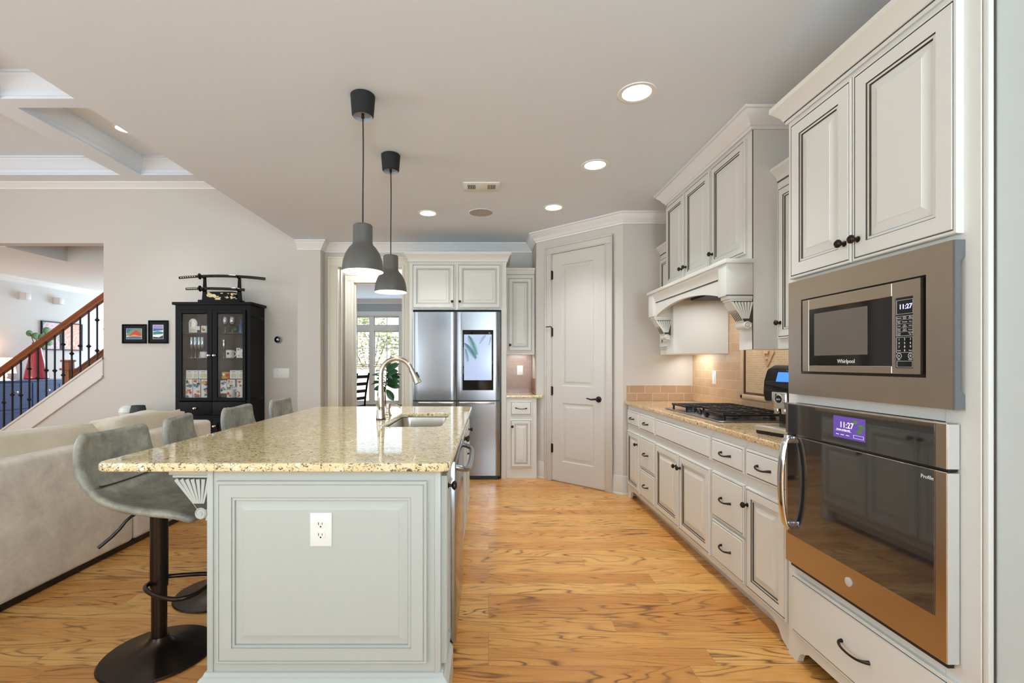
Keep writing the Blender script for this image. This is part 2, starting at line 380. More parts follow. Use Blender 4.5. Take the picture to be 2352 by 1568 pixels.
        t.transform(Matrix.Translation(c)); return s.add(t, Mx, mi)
    def rings(s, w, h, prof, Mx, back=True):
        """rectangular nested rings: prof = [(inset, out, material)], a moulded panel facing +n"""
        t = bmesh.new(); prev = None
        for ins, nn, mi in prof:
            q = [t.verts.new(p) for p in ((ins, ins, nn), (w-ins, ins, nn), (w-ins, h-ins, nn), (ins, h-ins, nn))]
            if prev:
                for i in range(4):
                    f = t.faces.new((prev[i], prev[(i+1) % 4], q[(i+1) % 4], q[i])); f.material_index = mi
            elif back: t.faces.new(q[::-1])
            prev = q
        t.faces.new(prev)
        bmesh.ops.recalc_face_normals(t, faces=t.faces[:])
        return s.add(t, Mx)
    def sweep(s, path, prof, closed=False, mi=0):
        """path: XY list with the room on its right-hand side; prof: (out, z) closed outline"""
        P = [Vector((p[0], p[1], 0)) for p in path]; m = len(P); t = bmesh.new(); secs = []
        def nr(a, b):
            d = (b-a).normalized(); return Vector((d.y, -d.x, 0))
        for i in range(m):
            n0 = nr(P[i-1], P[i]) if (i > 0 or closed) else None
            n1 = nr(P[i], P[(i+1) % m]) if (i < m-1 or closed) else None
            if n0 is None: o = n1
            elif n1 is None: o = n0
            else: o = (n0+n1).normalized(); o = o/max(0.2, o.dot(n0))
            secs.append([t.verts.new((P[i].x+o.x*a, P[i].y+o.y*a, z)) for a, z in prof])
        k = len(prof)
        for i in range(m if closed else m-1):
            a, b = secs[i], secs[(i+1) % m]
            for j in range(k): t.faces.new((a[j], a[(j+1) % k], b[(j+1) % k], b[j]))
        if not closed: t.faces.new(secs[0]); t.faces.new(secs[-1][::-1])
        bmesh.ops.recalc_face_normals(t, faces=t.faces[:])
        return s.add(t, None, mi)
    def text(s, body, size, Mx, mi=0, ext=0.0004, align='CENTER'):
        cu = bpy.data.curves.new('txt', 'FONT'); cu.body = body; cu.size = size; cu.extrude = ext; cu.align_x = align; cu.align_y = 'CENTER'; cu.resolution_u = 3
        o = bpy.data.objects.new('txt', cu); me = bpy.data.meshes.new_from_object(o)
        t = bmesh.new(); t.from_mesh(me); bpy.data.objects.remove(o); bpy.data.curves.remove(cu); bpy.data.meshes.remove(me)
        return s.add(t, Mx, mi)
    def slab(s, outer, holes, z0, z1, bev=0.004, mi=0):
        cu = bpy.data.curves.new('sl', 'CURVE'); cu.dimensions = '2D'; cu.fill_mode = 'BOTH'
        cu.extrude = (z1-z0)/2-bev; cu.bevel_depth = bev; cu.bevel_resolution = 2; cu.offset = -bev
        for pl in [outer]+holes:
            sp = cu.splines.new('POLY'); sp.points.add(len(pl)-1); sp.use_cyclic_u = True
            for p, q in zip(sp.points, pl): p.co = (q[0], q[1], 0, 1)
        o = bpy.data.objects.new('sl', cu); me = bpy.data.meshes.new_from_object(o)
        t = bmesh.new(); t.from_mesh(me); bpy.data.objects.remove(o); bpy.data.curves.remove(cu); bpy.data.meshes.remove(me)
        return s.add(t, Matrix.Translation((0, 0, (z0+z1)/2)), mi)
    def build(s, name, mats, parent=None, ang=32, smooth=True):
        me = bpy.data.meshes.new(name); s.bm.to_mesh(me); s.bm.free()
        for m in (mats if isinstance(mats, (list, tuple)) else [mats]): me.materials.append(M[m] if isinstance(m, str) else m)
        if smooth:
            me.polygons.foreach_set('use_smooth', [True]*len(me.polygons)); me.set_sharp_from_angle(angle=R(ang))
        o = bpy.data.objects.new(name, me); C.objects.link(o)
        if parent is not None:
            r = parent
            while r.parent is not None: r = r.parent
            me.transform(Matrix.Translation(-r.location)); o.parent = parent
        return o
def tag(o, label, cat, group=None):
    o['label'] = label; o['category'] = cat
    if group: o['group'] = group
    return o
def thing(name, label, cat, loc, group=None):
    o = bpy.data.objects.new(name, None); C.objects.link(o); o.location = loc; o.empty_display_size = 0.05
    return tag(o, label, cat, group)
def struct(name, mb, mats, parent=None, **kw):
    o = mb.build(name, mats, parent, **kw)
    if parent is None: o['kind'] = 'structure'
    return o
def copy_tree(o, parent=None):
    c = o.copy(); C.objects.link(c); c.parent = parent
    for ch in list(o.children): copy_tree(ch, c)
    return c
def rrect(x0, x1, y0, y1, r, n=6):
    out = []
    rr = r if isinstance(r, (list, tuple)) else [r]*4
    for (cx, cy, a0, q) in ((x0+rr[0], y0+rr[0], 180, rr[0]), (x1-rr[1], y0+rr[1], 270, rr[1]), (x1-rr[2], y1-rr[2], 0, rr[2]), (x0+rr[3], y1-rr[3], 90, rr[3])):
        out += [(cx+q*math.cos(R(a0+90*i/n)), cy+q*math.sin(R(a0+90*i/n))) for i in range(n+1)]
    return out
# orientations: facing the aisle (-X), facing the camera (-Y), facing +X
def FX(x, y, z): return frame((x, y, z), (0, -1, 0), (0, 0, 1), (-1, 0, 0))
def FY(x, y, z): return frame((x, y, z), (1, 0, 0), (0, 0, 1), (0, -1, 0))
def PX(x, y, z): return frame((x, y, z), (0, 1, 0), (0, 0, 1), (1, 0, 0))
def raised(t=0.02, f=0.052, g=1):
    return [(0, 0, 0), (0, t-0.004, 0), (0.003, t-0.001, 0), (0.010, t-0.001, 0), (0.0115, t-0.003, g), (0.0135, t-0.003, g), (0.015, t, 0), (f, t, 0), (f+0.001, t-0.004, g), (f+0.003, t-0.004, g), (f+0.011, t-0.003, 0), (f+0.012, t-0.009, g), (f+0.014, t-0.009, g), (f+0.020, t-0.009, 0), (f+0.046, t-0.002, 0), (f+0.047, t-0.001, 0)]
def slabfront(t=0.02, g=1):
    return [(0, 0, 0), (0, t-0.006, 0), (0.003, t-0.004, 0), (0.011, t-0.004, 0), (0.0115, t-0.005, g), (0.0145, t-0.005, g), (0.017, t, 0), (0.02, t, 0)]
def knob(parent, p, d, r=0.0155, m='bronze'):
    b = MB(); b.lathe([(0, 0), (0.011, 0), (0.011, 0.003), (0.006, 0.006), (0.006, 0.014), (r*0.75, 0.018), (r, 0.024), (r*0.97, 0.029), (r*0.6, 0.0345), (0, 0.036)], axisM(p, d), 16)
    return b.build('knob', m, parent)
def pull(parent, Mx, L=0.10, m='bronze'):
    """bow pull centred on the frame origin, bar along u, standing out along n"""
    pts = [(-L/2, 0.004, 0.000), (-L/2+0.002, 0.004, 0.012), (-L/2+0.012, 0.002, 0.022), (-L/4, -0.003, 0.027), (0, -0.006, 0.028), (L/4, -0.005, 0.026), (L/2-0.012, -0.002, 0.020), (L/2-0.002, 0, 0.010), (L/2, 0, 0.0)]
    b = MB(); b.tube([Mx @ Vector(p) for p in pts], [0.0075, 0.0062, 0.0050, 0.0042, 0.0040, 0.0042, 0.0050, 0.0066, 0.0075], 8, smooth=1)
    return b.build('handle', m, parent)
def panel_door(parent, name, Mx, w, h, t=0.02, f=0.052, mats=('cab', 'glaze'), kn=None, g=1):
    b = MB(); b.rings(w, h, raised(t, f, g), Mx); d = b.build(name, mats, parent, ang=20)
    if kn:
        n = Mx.to_3x3() @ Vector((0, 0, 1)); knob(d, Mx @ Vector((kn[0], kn[1], t-0.001)), n)
    return d
def drawer_front(parent, Mx, w, h, t=0.02, handle=True, name='drawer', L=0.10, mats=('cab', 'glaze')):
    b = MB(); b.rings(w, h, slabfront(t), Mx); d = b.build(name, mats, parent, ang=20)
    if handle: pull(d, Mx @ Matrix.Translation((w/2, h/2, t)), L)
    return d
CROWN = [(0, -0.105), (0.012, -0.105), (0.014, -0.09), (0.022, -0.086), (0.03, -0.072), (0.045, -0.05), (0.066, -0.03), (0.072, -0.018), (0.085, -0.015), (0.085, 0.0), (0, 0)]
def crown_at(z, k=1.0, kx=1.0): return [(a*kx, z+h*k) for a, h in CROWN]
# ================================================================ SETTING
def sbox(name, boxes, mats, **kw):
    b = MB()
    for q in boxes: b.box(*q)
    return struct(name, b, mats, **kw)
sbox('floor', [(-9, 2.7, -3.3, 11.7, -0.1, 0)], 'floor')
sbox('ceiling', [(-2.285, 2.7, -3.3, 5.94, 2.74, 2.84)], 'ceil')
sbox('ceiling_family', [(-7.7, -2.285, -3.3, 5.94, 3.66, 3.76)], 'ceil')
sbox('wall_soffit', [(-2.285, -2.18, -3.3, 5.78, 2.84, 3.70)], 'ceil')
sbox('wall_back_family', [(-4.71, -2.2, 5.78, 5.93, 0, 3.66), (-8.0, -4.71, 5.78, 5.93, 2.75, 3.66)], 'wall')
b = MB(); b.prism([(-4.71, 0), (-4.71, 1.354), (-6.55, 0.042), (-6.55, 0)], 5.78, 5.93); struct('wall_knee', b, 'wall')
sbox('wall_pilaster', [(-2.285, -2.01, 5.65, 5.93, 0, 2.74)], 'wall')
sbox('wall_back_kitchen', [(-2.01, -1.85, 5.79, 5.93, 0, 2.74), (-1.85, -1.046, 5.79, 5.93, 2.47, 2.74), (-1.046, 0.64, 5.79, 5.93, 0, 2.74)], 'wall')
sbox('wall_side_pantry', [(0.54, 0.64, 5.33, 5.79, 0, 2.74)], 'wall')
DA, DB = Vector((0.54, 5.33, 0)), Vector((1.31, 4.60, 0)); DU = (DB-DA).normalized(); DN = Vector((DU.y, -DU.x, 0))
def dg(t, off): return DA+DU*t+DN*off
b = MB(); b.prism([(0.54, 5.33), (1.31, 4.60), (1.40, 4.70), (0.64, 5.42)], 0, 2.74, 'XY'); struct('wall_pantry', b, 'wall')
sbox('wall_range_end', [(1.31, 2.1, 4.60, 4.70, 0, 2.74)], 'wall')
sbox('wall_range', [(2.0, 2.1, 1.0, 4.60, 0, 2.74)], 'wall')
sbox('wall_right', [(1.345, 1.46, -3.2, 1.262, 0, 2.74)], 'wall_near')
# the unseen half of the house behind the camera: walls with openings made up for the fill light
sbox('wall_rear', [(-7.7, -7.1, -3.3, -3.2, 0, 3.66), (-7.1, -2.8, -3.3, -3.2, 0, 0.4), (-7.1, -2.8, -3.3, -3.2, 3.2, 3.66), (-2.8, -2.285, -3.3, -3.2, 2.74, 3.66),
                  (-2.3, 0.02, -3.3, -3.2, 0, 2.74), (0.02, 1.25, -3.3, -3.2, 0, 0.35), (0.02, 1.25, -3.3, -3.2, 2.5, 2.74), (1.25, 2.7, -3.3, -3.2, 0, 2.74), (-2.8, -2.3, -3.3, -3.2, 0, 0.35), (-2.8, -2.3, -3.3, -3.2, 2.5, 2.74)], 'wall')
sbox('wall_left', [(-7.7, -7.6, -3.3, -0.6, 0, 3.66), (-7.7, -7.6, 3.0, 5.78, 0, 3.66), (-7.7, -7.6, -0.6, 3.0, 0, 0.6), (-7.7, -7.6, -0.6, 3.0, 3.1, 3.66)], 'wall')
# foyer
sbox('wall_foyer_left', [(-8.05, -7.95, 5.93, 11.6, 0, 2.74)], 'wall_hall')
sbox('wall_foyer_front', [(-8.05, -3.9, 11.5, 11.6, 0, 2.74)], 'wall_hall')
sbox('ceiling_foyer', [(-8.05, -6.06, 5.93, 11.6, 2.74, 2.84), (-6.06, -3.9, 6.8, 11.6, 2.74, 2.84)], 'wall_hall')
sbox('wall_stairwell', [(-6.16, -6.06, 5.93, 6.8, 2.84, 4.6), (-6.06, -3.9, 6.8, 6.9, 2.84, 4.6), (-6.16, -3.8, 5.93, 6.9, 4.6, 4.7), (-3.9, -3.8, 5.931, 11.6, 0, 4.6), (-6.16, -3.8, 5.83, 5.93, 3.66, 4.6)], 'wall_hall')
b = MB()
for i in range(8):
    x0 = -6.25+0.255*i; b.box(x0, -4.0, 5.94, 6.86, 0.182*i, 0.182*(i+1), 0.008)
struct('floor_stair', b, 'newel')
# dining room and passage
sbox('wall_passage', [(-2.7, -2.6, 5.93, 6.9, 0, 2.74), (-0.5, -0.4, 5.93, 6.9, 0, 2.74)], 'wall')
sbox('wall_passage_back', [(-3.8, -1.98, 6.9, 7.05, 0, 2.74), (-1.98, -0.9, 6.9, 7.05, 2.47, 2.74), (-0.9, 0.6, 6.9, 7.05, 0, 2.74)], 'wall')
WX0, WX1 = -3.31, -2.05
sbox('wall_dining', [(-3.8, WX0, 10.8, 10.95, 0, 2.74), (WX1, 0.6, 10.8, 10.95, 0, 2.74), (WX0, WX1, 10.8, 10.95, 0, 0.375), (WX0, WX1, 10.8, 10.95, 2.36, 2.74)], 'wall_dining')
sbox('wall_dining_right', [(0.5, 0.6, 7.05, 8.2, 0, 2.74), (0.5, 0.6, 10.2, 10.8, 0, 2.74), (0.5, 0.6, 8.2, 10.2, 0, 0.6), (0.5, 0.6, 8.2, 10.2, 2.4, 2.74)], 'wall_dining')
sbox('ceiling_dining', [(-3.8, 0.6, 5.94, 10.95, 2.74, 2.84)], 'ceil')
b = MB(); b.sweep([(-3.8, 10.8), (0.5, 10.8)], crown_at(2.74)); struct('trim_dining_crown', b, 'trim')
# dining window
win = MB()
for q in [(WX0-0.09, WX0, 2.36+0, 0.375), (WX1, WX1+0.07, 2.36, 0.375)]: win.box(q[0], q[1], 10.77, 10.80, q[3], q[2], 0.004)
win.box(WX0-0.09, WX1+0.07, 10.77, 10.80, 2.36, 2.464, 0.004); win.box(WX0-0.12, WX1+0.10, 10.73, 10.80, 0.345, 0.375, 0.006)
win.box(-2.726, -2.627, 10.79, 10.93, 0.375, 2.36, 0.004)
win.box(WX0, WX1, 10.796, 10.925, 2.016, 2.146, 0.004); win.box(WX0, WX1, 10.801, 10.92, 2.345, 2.37, 0.003); win.box(WX0, WX1, 10.801, 10.92, 0.375, 0.41, 0.003)
wf = struct('window_1', win, 'trim')
for a, c in ((WX0, -2.726), (-2.627, WX1)):
    for z0, z1, nx, nz, dy in ((2.146, 2.345, 2, 1, 0), (1.24, 2.016, 2, 2, 0.02), (0.41, 1.22, 1, 1, -0.02)):
        sb = MB(); e = 0.016; y0, y1 = 10.85+dy, 10.885+dy
        sb.box(a, a+e, y0, y1, z0, z1); sb.box(c-e, c, y0, y1, z0, z1); sb.box(a, c, y0, y1, z0, z0+e); sb.box(a, c, y0, y1, z1-e, z1)
        for i in range(1, nx): xm = a+(c-a)*i/nx; sb.box(xm-0.006, xm+0.006, y0, y1, z0, z1)
        for i in range(1, nz): zm = z0+(z1-z0)*i/nz; sb.box(a, c, y0, y1, zm-0.006, zm+0.006)
        so = sb.build('sash', 'trim', wf)
        g = MB(); g.box(a+0.005, c-0.005, y0+0.014, y0+0.018, z0+0.005, z1-0.005); g.build('pane', 'glass', so)
# outside the dining window
b = MB(); b.prism([(10.96, -0.6), (10.96, -0.1), (12.5, 0.1), (17.0, 1.12), (30, 1.5), (30, -0.6)], -14, 6, 'YZ'); struct('ground', b, 'stone')
rnd = random.Random(3)
for k, (bx, by, rx, rz, n) in enumerate(((-4.4, 17.4, 1.15, 1.5, 1900), (-2.0, 17.4, 1.1, 1.4, 1700), (-6.8, 17.6, 1.1, 1.6, 1700))):
    t = bmesh.new()
    for i in range(n):
        th, ph, rr = rnd.uniform(0, 6.283), math.acos(rnd.uniform(-0.6, 1)), rnd.uniform(0.72, 1.0)
        c = Vector((bx+rx*rr*math.sin(ph)*math.cos(th), by+0.9*rr*math.sin(ph)*math.sin(th), 1.75+rz*rr*math.cos(ph)))
        q = Matrix.Rotation(rnd.uniform(0, 6.3), 3, 'Z') @ Matrix.Rotation(rnd.uniform(0, 3.1), 3, 'X'); s = rnd.uniform(0.05, 0.11)
        t.faces.new([t.verts.new(c+q @ Vector(p)) for p in ((-s, 0, 0), (0, -s*0.45, 0.01), (s, 0, 0), (0, s*0.45, 0.01))])
    fo = MB(); fo.add(t)
    root = thing('garden_shrub', ('leafy shrub outside the dining window, centre of the glass', 'leafy shrub outside the dining window behind the fig plant', 'leafy shrub outside the dining window, beside the doorway jamb')[k], 'shrub', (bx, by, 1.12), 'shrubs outside the dining window')
    fo.build('foliage', 'foliage', root, smooth=False)
    st = MB()
    for j in range(5): st.tube([(bx+0.1*(j-2), by, 1.08), (bx+0.22*(j-2), by+0.1*(j % 2), 1.6), (bx+0.35*(j-2), by, 2.3)], [0.03, 0.012], 6)
    st.build('stem', 'bark', root)
# kitchen crown
b = MB(); b.sweep([(-2.285, 5.65), (-2.01, 5.65), (-2.01, 5.79), (0.54, 5.79), (0.54, 5.33), (1.31, 4.60), (2.0, 4.60)], crown_at(2.74)); struct('trim_crown', b, 'trim')
# doorway casings and jambs
def casing(name, x0, x1, zt, y, w, mats, jamb=None):
    b = MB()
    for (a, c, z0, z1) in ((x0-w, x0, 0, zt), (x1, x1+w, 0, zt), (x0-w, x1+w, zt, zt+w)):
        b.box(a, c, y-0.022, y, z0, z1, 0.004)
    e = 0.022
    b.box(x0-w-0.001, x0-w+e, y-0.034, y, 0, zt+w-e, 0.006); b.box(x1+w-e, x1+w+0.001, y-0.034, y, 0, zt+w-e, 0.006); b.box(x0-w-0.001, x1+w+0.001, y-0.034, y, zt+w-e, zt+w+0.001, 0.006)
    b.box(x0-0.02, x0-0.008, y-0.028, y, 0, zt+0.008, 0.004); b.box(x1+0.008, x1+0.02, y-0.028, y, 0, zt+0.008, 0.004); b.box(x0-0.02, x1+0.02, y-0.028, y, zt+0.008, zt+0.02, 0.004)
    if jamb:
        b.box(x0, x0+0.012, y-0.02, y+jamb, 0, zt); b.box(x1-0.012, x1, y-0.02, y+jamb, 0, zt); b.box(x0+0.012, x1-0.012, y-0.02, y+jamb, zt-0.012, zt)
        b.box(x0+0.012, x0+0.024, y+jamb*0.4, y+jamb*0.6, 0, zt-0.012, 0.002); b.box(x0, x1, y+jamb*0.4, y+jamb*0.6, zt-0.024, zt-0.012, 0.002)
    return struct(name, b, mats)
casing('trim_doorway', -1.85, -1.046, 2.47, 5.79, 0.108, 'trim_warm', 0.15)
casing('trim_passage_doorway', -1.98, -0.9, 2.47, 6.9, 0.108, 'trim_warm', 0.16)
# pantry door
b = MB()
def dgbox(b, t0, t1, o0, o1, z0, z1, bev=0.003): b.box(t0, t1, -o1, -o0, z0, z1, bev, Mx=Matrix.Translation(DA) @ Matrix(((DU.x, -DN.x, 0, 0), (DU.y, -DN.y, 0, 0), (0, 0, 1, 0), (0, 0, 0, 1))))
t0, t1, cw, zt = 0.226, 0.872, 0.088, 2.47
for (a, c, z0, z1) in ((t0-cw, t0, 0, zt), (t1, t1+cw, 0, zt), (t0-cw, t1+cw, zt, zt+cw)): dgbox(b, a, c, 0, 0.024, z0, z1, 0.004)
e = 0.02
for (a, c, z0, z1) in ((t0-cw, t0-cw+e, 0, zt+cw-e), (t1+cw-e, t1+cw, 0, zt+cw-e), (t0-cw, t1+cw, zt+cw-e, zt+cw)): dgbox(b, a, c, 0, 0.036, z0, z1, 0.006)
for (a, c, z0, z1) in ((t0-0.018, t0-0.006, 0, zt), (t1+0.006, t1+0.018, 0, zt), (t0-0.018, t1+0.018, zt+0.006, zt+0.018)): dgbox(b, a, c, 0, 0.03, z0, z1, 0.004)
struct('trim_pantry_casing', b, 'door')
DM = frame(dg(t0+0.004, 0.001), DU, (0, 0, 1), DN); dw = t1-t0-0.008
b = MB()
def flatpanel(Mx, w, h): b.rings(w, h, [(0, 0.014, 0), (0.008, 0.006, 0), (0.016, 0.005, 0), (0.024, 0.006, 0), (0.05, 0.013, 0), (0.051, 0.0135, 0)], Mx, back=False)
w_in = dw-0.25
zs = [(0.225, 0.855), (1.035, 2.335)]
for (u0, u1, v0, v1) in ((0.125, dw-0.125, 0.012, 0.225), (0.125, dw-0.125, 0.855, 1.035), (0.125, dw-0.125, 2.335, 2.462), (0, 0.125, 0.012, 2.462), (dw-0.125, dw, 0.012, 2.462)): b.box(u0, u1, v0, v1, 0, 0.014, 0, Mx=DM)
for v0, v1 in zs: flatpanel(DM @ Matrix.Translation((0.125, v0, 0)), w_in, v1-v0)
door1 = struct('door_1', b, 'door', ang=20)
b = MB(); P = lambda u, v, n: DM @ Vector((u, v, n))
b.lathe([(0, 0), (0.032, 0), (0.03, 0.008), (0.014, 0.012), (0.012, 0.045), (0, 0.046)], axisM(P(dw-0.065, 0.915, 0.013), DN), 20)
b.tube([P(dw-0.065, 0.915, 0.05), P(dw-0.09, 0.918, 0.055), P(dw-0.13, 0.91, 0.052), P(dw-0.16, 0.918, 0.05), P(dw-0.185, 0.922, 0.05)], [0.011, 0.009, 0.007, 0.006], 10, smooth=2)
b.build('handle', 'bronze', door1)
for z in (0.356, 0.98, 1.62, 2.24):
    b = MB(); b.cyl(P(-0.004, z-0.05, 0.02), P(-0.004, z+0.05, 0.02), 0.008, n=10); b.box(-0.008, 0.012, z-0.045, z+0.045, 0.013, 0.0155, 0, Mx=DM)
    if z == 1.62: b.tube([P(-0.004, z+0.052, 0.02), P(-0.004, z+0.06, 0.035), P(-0.06, z+0.058, 0.05)], 0.005, 8)
    b.build('hinge', 'bronze', door1)
# baseboards
BP = [(0, 0), (0.022, 0), (0.022, 0.012), (0.016, 0.02), (0.016, 0.15), (0.012, 0.158), (0.012, 0.168), (0.006, 0.184), (0, 0.186)]
b = MB(); b.sweep([(0.54, 5.36), (0.54, 5.33), tuple(dg(t0-cw, 0))[:2]], BP); struct('baseboard_left', b, 'door')
b = MB(); b.sweep([tuple(dg(t1+cw, 0))[:2], (1.31, 4.60), (1.36, 4.60)], BP); struct('baseboard_right', b, 'door')
# family room coffered ceiling, crown and stair skirt
b = MB()
b.box(-7.6, -2.285, 5.52, 5.78, 3.48, 3.66); b.box(-7.6, -2.285, 3.93, 4.07, 3.48, 3.66); b.box(-7.6, -2.285, 1.9, 2.04, 3.48, 3.66)
for ya_, yb_ in ((4.07, 5.52), (2.04, 3.93), (-3.2, 1.9)): b.box(-4.30, -4.06, ya_, yb_, 3.48, 3.66); b.box(-2.42, -2.285, ya_, yb_, 3.48, 3.66)
def loop(x0, x1, y0, y1):
    pr = [(0, 3.50), (0.01, 3.50), (0.012, 3.535), (0.02, 3.54), (0.035, 3.56), (0.06, 3.60), (0.09, 3.625), (0.095, 3.64), (0.11, 3.643), (0.11, 3.66), (0, 3.66)]
    b.sweep([(x0, y0), (x0, y1), (x1, y1), (x1, y0)], pr, closed=True)
for y0, y1 in ((4.07, 5.52), (2.04, 3.93)): loop(-4.06, -2.42, y0, y1); loop(-7.6, -4.30, y0, y1)
struct('trim_coffer_beams', b, 'ceil', ang=25)
b = MB(); b.sweep([(-7.6, 5.78), (-2.285, 5.78)], [(0, 3.405), (0.012, 3.405), (0.014, 3.42), (0.03, 3.435), (0.05, 3.455), (0.07, 3.468), (0.07, 3.48), (0, 3.48)]); struct('trim_family_crown', b, 'trim')
b = MB(); sl = 0.713
zt_ = lambda x: 1.354-sl*(-4.71-x)
b.prism([(-4.71, zt_(-4.71)), (-6.5, zt_(-6.5)), (-6.5, zt_(-6.5)-0.07), (-6.3, zt_(-6.3)-0.235), (-4.71, zt_(-4.71)-0.235)], 5.765, 5.78)
b.prism([(-4.71, zt_(-4.71)-0.22), (-6.3, zt_(-6.3)-0.22), (-6.3, zt_(-6.3)-0.25), (-4.71, zt_(-4.71)-0.25)], 5.752, 5.78, b=0.004)
b.prism([(-4.71, zt_(-4.71)), (-6.5, zt_(-6.5)), (-6.5, zt_(-6.5)-0.03), (-4.71, zt_(-4.71)-0.03)], 5.75, 5.96, b=0.005)
struct('trim_stair_skirt', b, 'skirt')
b = MB(); b.sweep([(-7.95, 5.93), (-7.95, 11.5)], crown_at(2.74)); struct('trim_foyer_crown', b, 'trim')
# tile backsplashes belong to the walls
sbox('wall_backsplash_side', [(1.988, 2.0, 2.09, 4.60, 0.916, 2.0)], 'tileY')
sbox('wall_backsplash_end', [(1.345, 1.988, 4.588, 4.60, 0.916, 1.068)], 'tileX')
sbox('wall_backsplash_pantry', [(0.20, 0.528, 5.778, 5.79, 0.926, 1.38), (0.528, 0.54, 5.36, 5.79, 0.926, 1.10)], 'tileS')

lamp('added_passage_fill', 'POINT', (-1.55, 6.4, 2.6), 14, WARM, 0.1)  # lamp added to brighten the passage jambs, no fitting there
# ================================================================ RANGE SIDE
XF = 1.345
def base_unit(label, y_near, y_far, foot=None):
    t = thing('base_cabinet', label, 'cabinet', (1.67, (y_near+y_far)/2, 0), 'base cabinets under the range counter')
    b = MB(); b.box(XF, 1.98, y_near+0.0005, y_far-0.0005, 0.115, 0.884, 0.0015, 1)
    b.build('body', 'cab', t)
    v = MB()   # scalloped toe valance in the plane of the face
    z0 = 0.085
    if foot == 'far': poly = [(y_near, 0.125), (y_near, z0), (y_far-0.17, z0), (y_far-0.14, 0.075), (y_far-0.10, 0.062), (y_far-0.085, 0.03), (y_far-0.07, 0.0), (y_far, 0.0), (y_far, 0.125)]
    elif foot == 'near': poly = [(y_far, 0.125), (y_far, z0), (y_near+0.17, z0), (y_near+0.135, 0.075), (y_near+0.10, 0.05), (y_near+0.075, 0.018), (y_near+0.04, 0.0), (y_near, 0.0), (y_near, 0.125)]
    else: poly = [(y_near, 0.125), (y_near, z0), (y_far, z0), (y_far, 0.125)]
    v.prism(poly, XF, XF+0.022, 'YZ'); v.build('toe_valance', 'cab', t)
    k = MB(); k.box(XF+0.07, XF+0.085, y_near, y_far, 0, 0.115); k.build('toe_kick', 'cab', t)
    return t
Z1, Z2 = 0.70, 0.84
t = base_unit('narrow cream base cabinet at the pantry wall end, one small drawer over a door', 4.165, 4.55, 'far')
drawer_front(t, FX(XF, 4.515, Z1), 0.34, Z2-Z1, L=0.085)
panel_door(t, 'door', FX(XF, 4.515, 0.125), 0.34, 0.52, f=0.045, kn=(0.305, 0.43))
t = base_unit('cream three-drawer base cabinet beside the narrow one near the pantry', 3.772, 4.165)
for z0, z1 in ((0.125, 0.36), (0.375, 0.645), (Z1, Z2)): drawer_front(t, FX(XF, 4.147, z0), 0.362, z1-z0, L=0.09)
t = base_unit('wide cream base cabinet under the gas cooktop, false front over two doors', 2.824, 3.772)
drawer_front(t, FX(XF, 3.758, Z1), 0.92, Z2-Z1, handle=False, name='false_front')
panel_door(t, 'door', FX(XF, 3.758, 0.125), 0.452, 0.52, kn=(0.425, 0.43)); panel_door(t, 'door', FX(XF, 3.292, 0.125), 0.454, 0.52, kn=(0.028, 0.43))
t = base_unit('cream three-drawer base cabinet between cooktop cabinet and tall-tower door cabinet', 2.452, 2.824)
for z0, z1 in ((0.125, 0.36), (0.375, 0.645), (Z1, Z2)): drawer_front(t, FX(XF, 2.812, z0), 0.352, z1-z0, L=0.10)
t = base_unit('cream base cabinet next to the oven tower, one drawer over a raised-panel door', 2.088, 2.452, 'near')
drawer_front(t, FX(XF, 2.440, Z1), 0.335, Z2-Z1, L=0.105)
panel_door(t, 'door', FX(XF, 2.440, 0.125), 0.335, 0.52, kn=(0.022, 0.43))
# counter
b = MB(); b.slab([(1.318, 2.09), (1.987, 2.09), (1.987, 4.587), (1.318, 4.587)], [rrect(1.44, 1.94, 2.92, 3.78, 0.02)], 0.885, 0.915, 0.006)
tag(b.build('range_countertop', 'granite2'), 'long tan granite countertop with rounded edge under the gas cooktop', 'countertop')
# cooktop
ct = thing('gas_cooktop', 'stainless gas cooktop with black grates set in the tan granite', 'cooktop', (1.69, 3.35, 0.915))
b = MB(); b.slab(rrect(1.415, 1.955, 2.89, 3.81, 0.03), [], 0.9155, 0.926, 0.004); b.slab(rrect(1.445, 1.935, 2.925, 3.775, 0.02), [], 0.886, 0.92, 0.004); b.build('burner_tray', 'steel', ct)
burn = [(1.57, 3.06, 0.045), (1.82, 3.06, 0.038), (1.72, 3.35, 0.06), (1.57, 3.64, 0.038), (1.82, 3.64, 0.045)]
for x, y, r in burn:
    b = MB(); b.lathe([(0, 0), (r, 0), (r, 0.008), (r*0.8, 0.012), (r*0.8, 0.018), (0, 0.02)], Matrix.Translation((x, y, 0.925)), 20); b.build('burner', 'castiron', ct)
for y0, y1 in ((2.935, 3.205), (3.215, 3.485), (3.495, 3.765)):
    g = MB(); x0, x1 = (1.46, 1.925) if y0 != 3.215 else (1.57, 1.925); z = 0.958; w = 0.005
    for y in (y0+w, y1-w): g.box(x0, x1, y-w, y+w, z-0.008, z+0.006, 0.002, 1)
    for x in (x0+w, x1-w): g.box(x-w, x+w, y0, y1, z-0.008, z+0.006, 0.002, 1)
    for i in range(1, 4): ym = y0+(y1-y0)*i/4; g.box(x0, x1, ym-0.004, ym+0.004, z-0.006, z+0.008, 0.002, 1)
    for i in range(1, 4): xm = x0+(x1-x0)*i/4; g.box(xm-0.004, xm+0.004, y0, y1, z-0.006, z+0.006, 0.002, 1)
    for x in (x0+0.012, x1-0.012):
        for y in (y0+0.012, y1-0.012): g.box(x-0.006, x+0.006, y-0.006, y+0.006, 0.925, z)
    g.build('grate', 'castiron', ct)
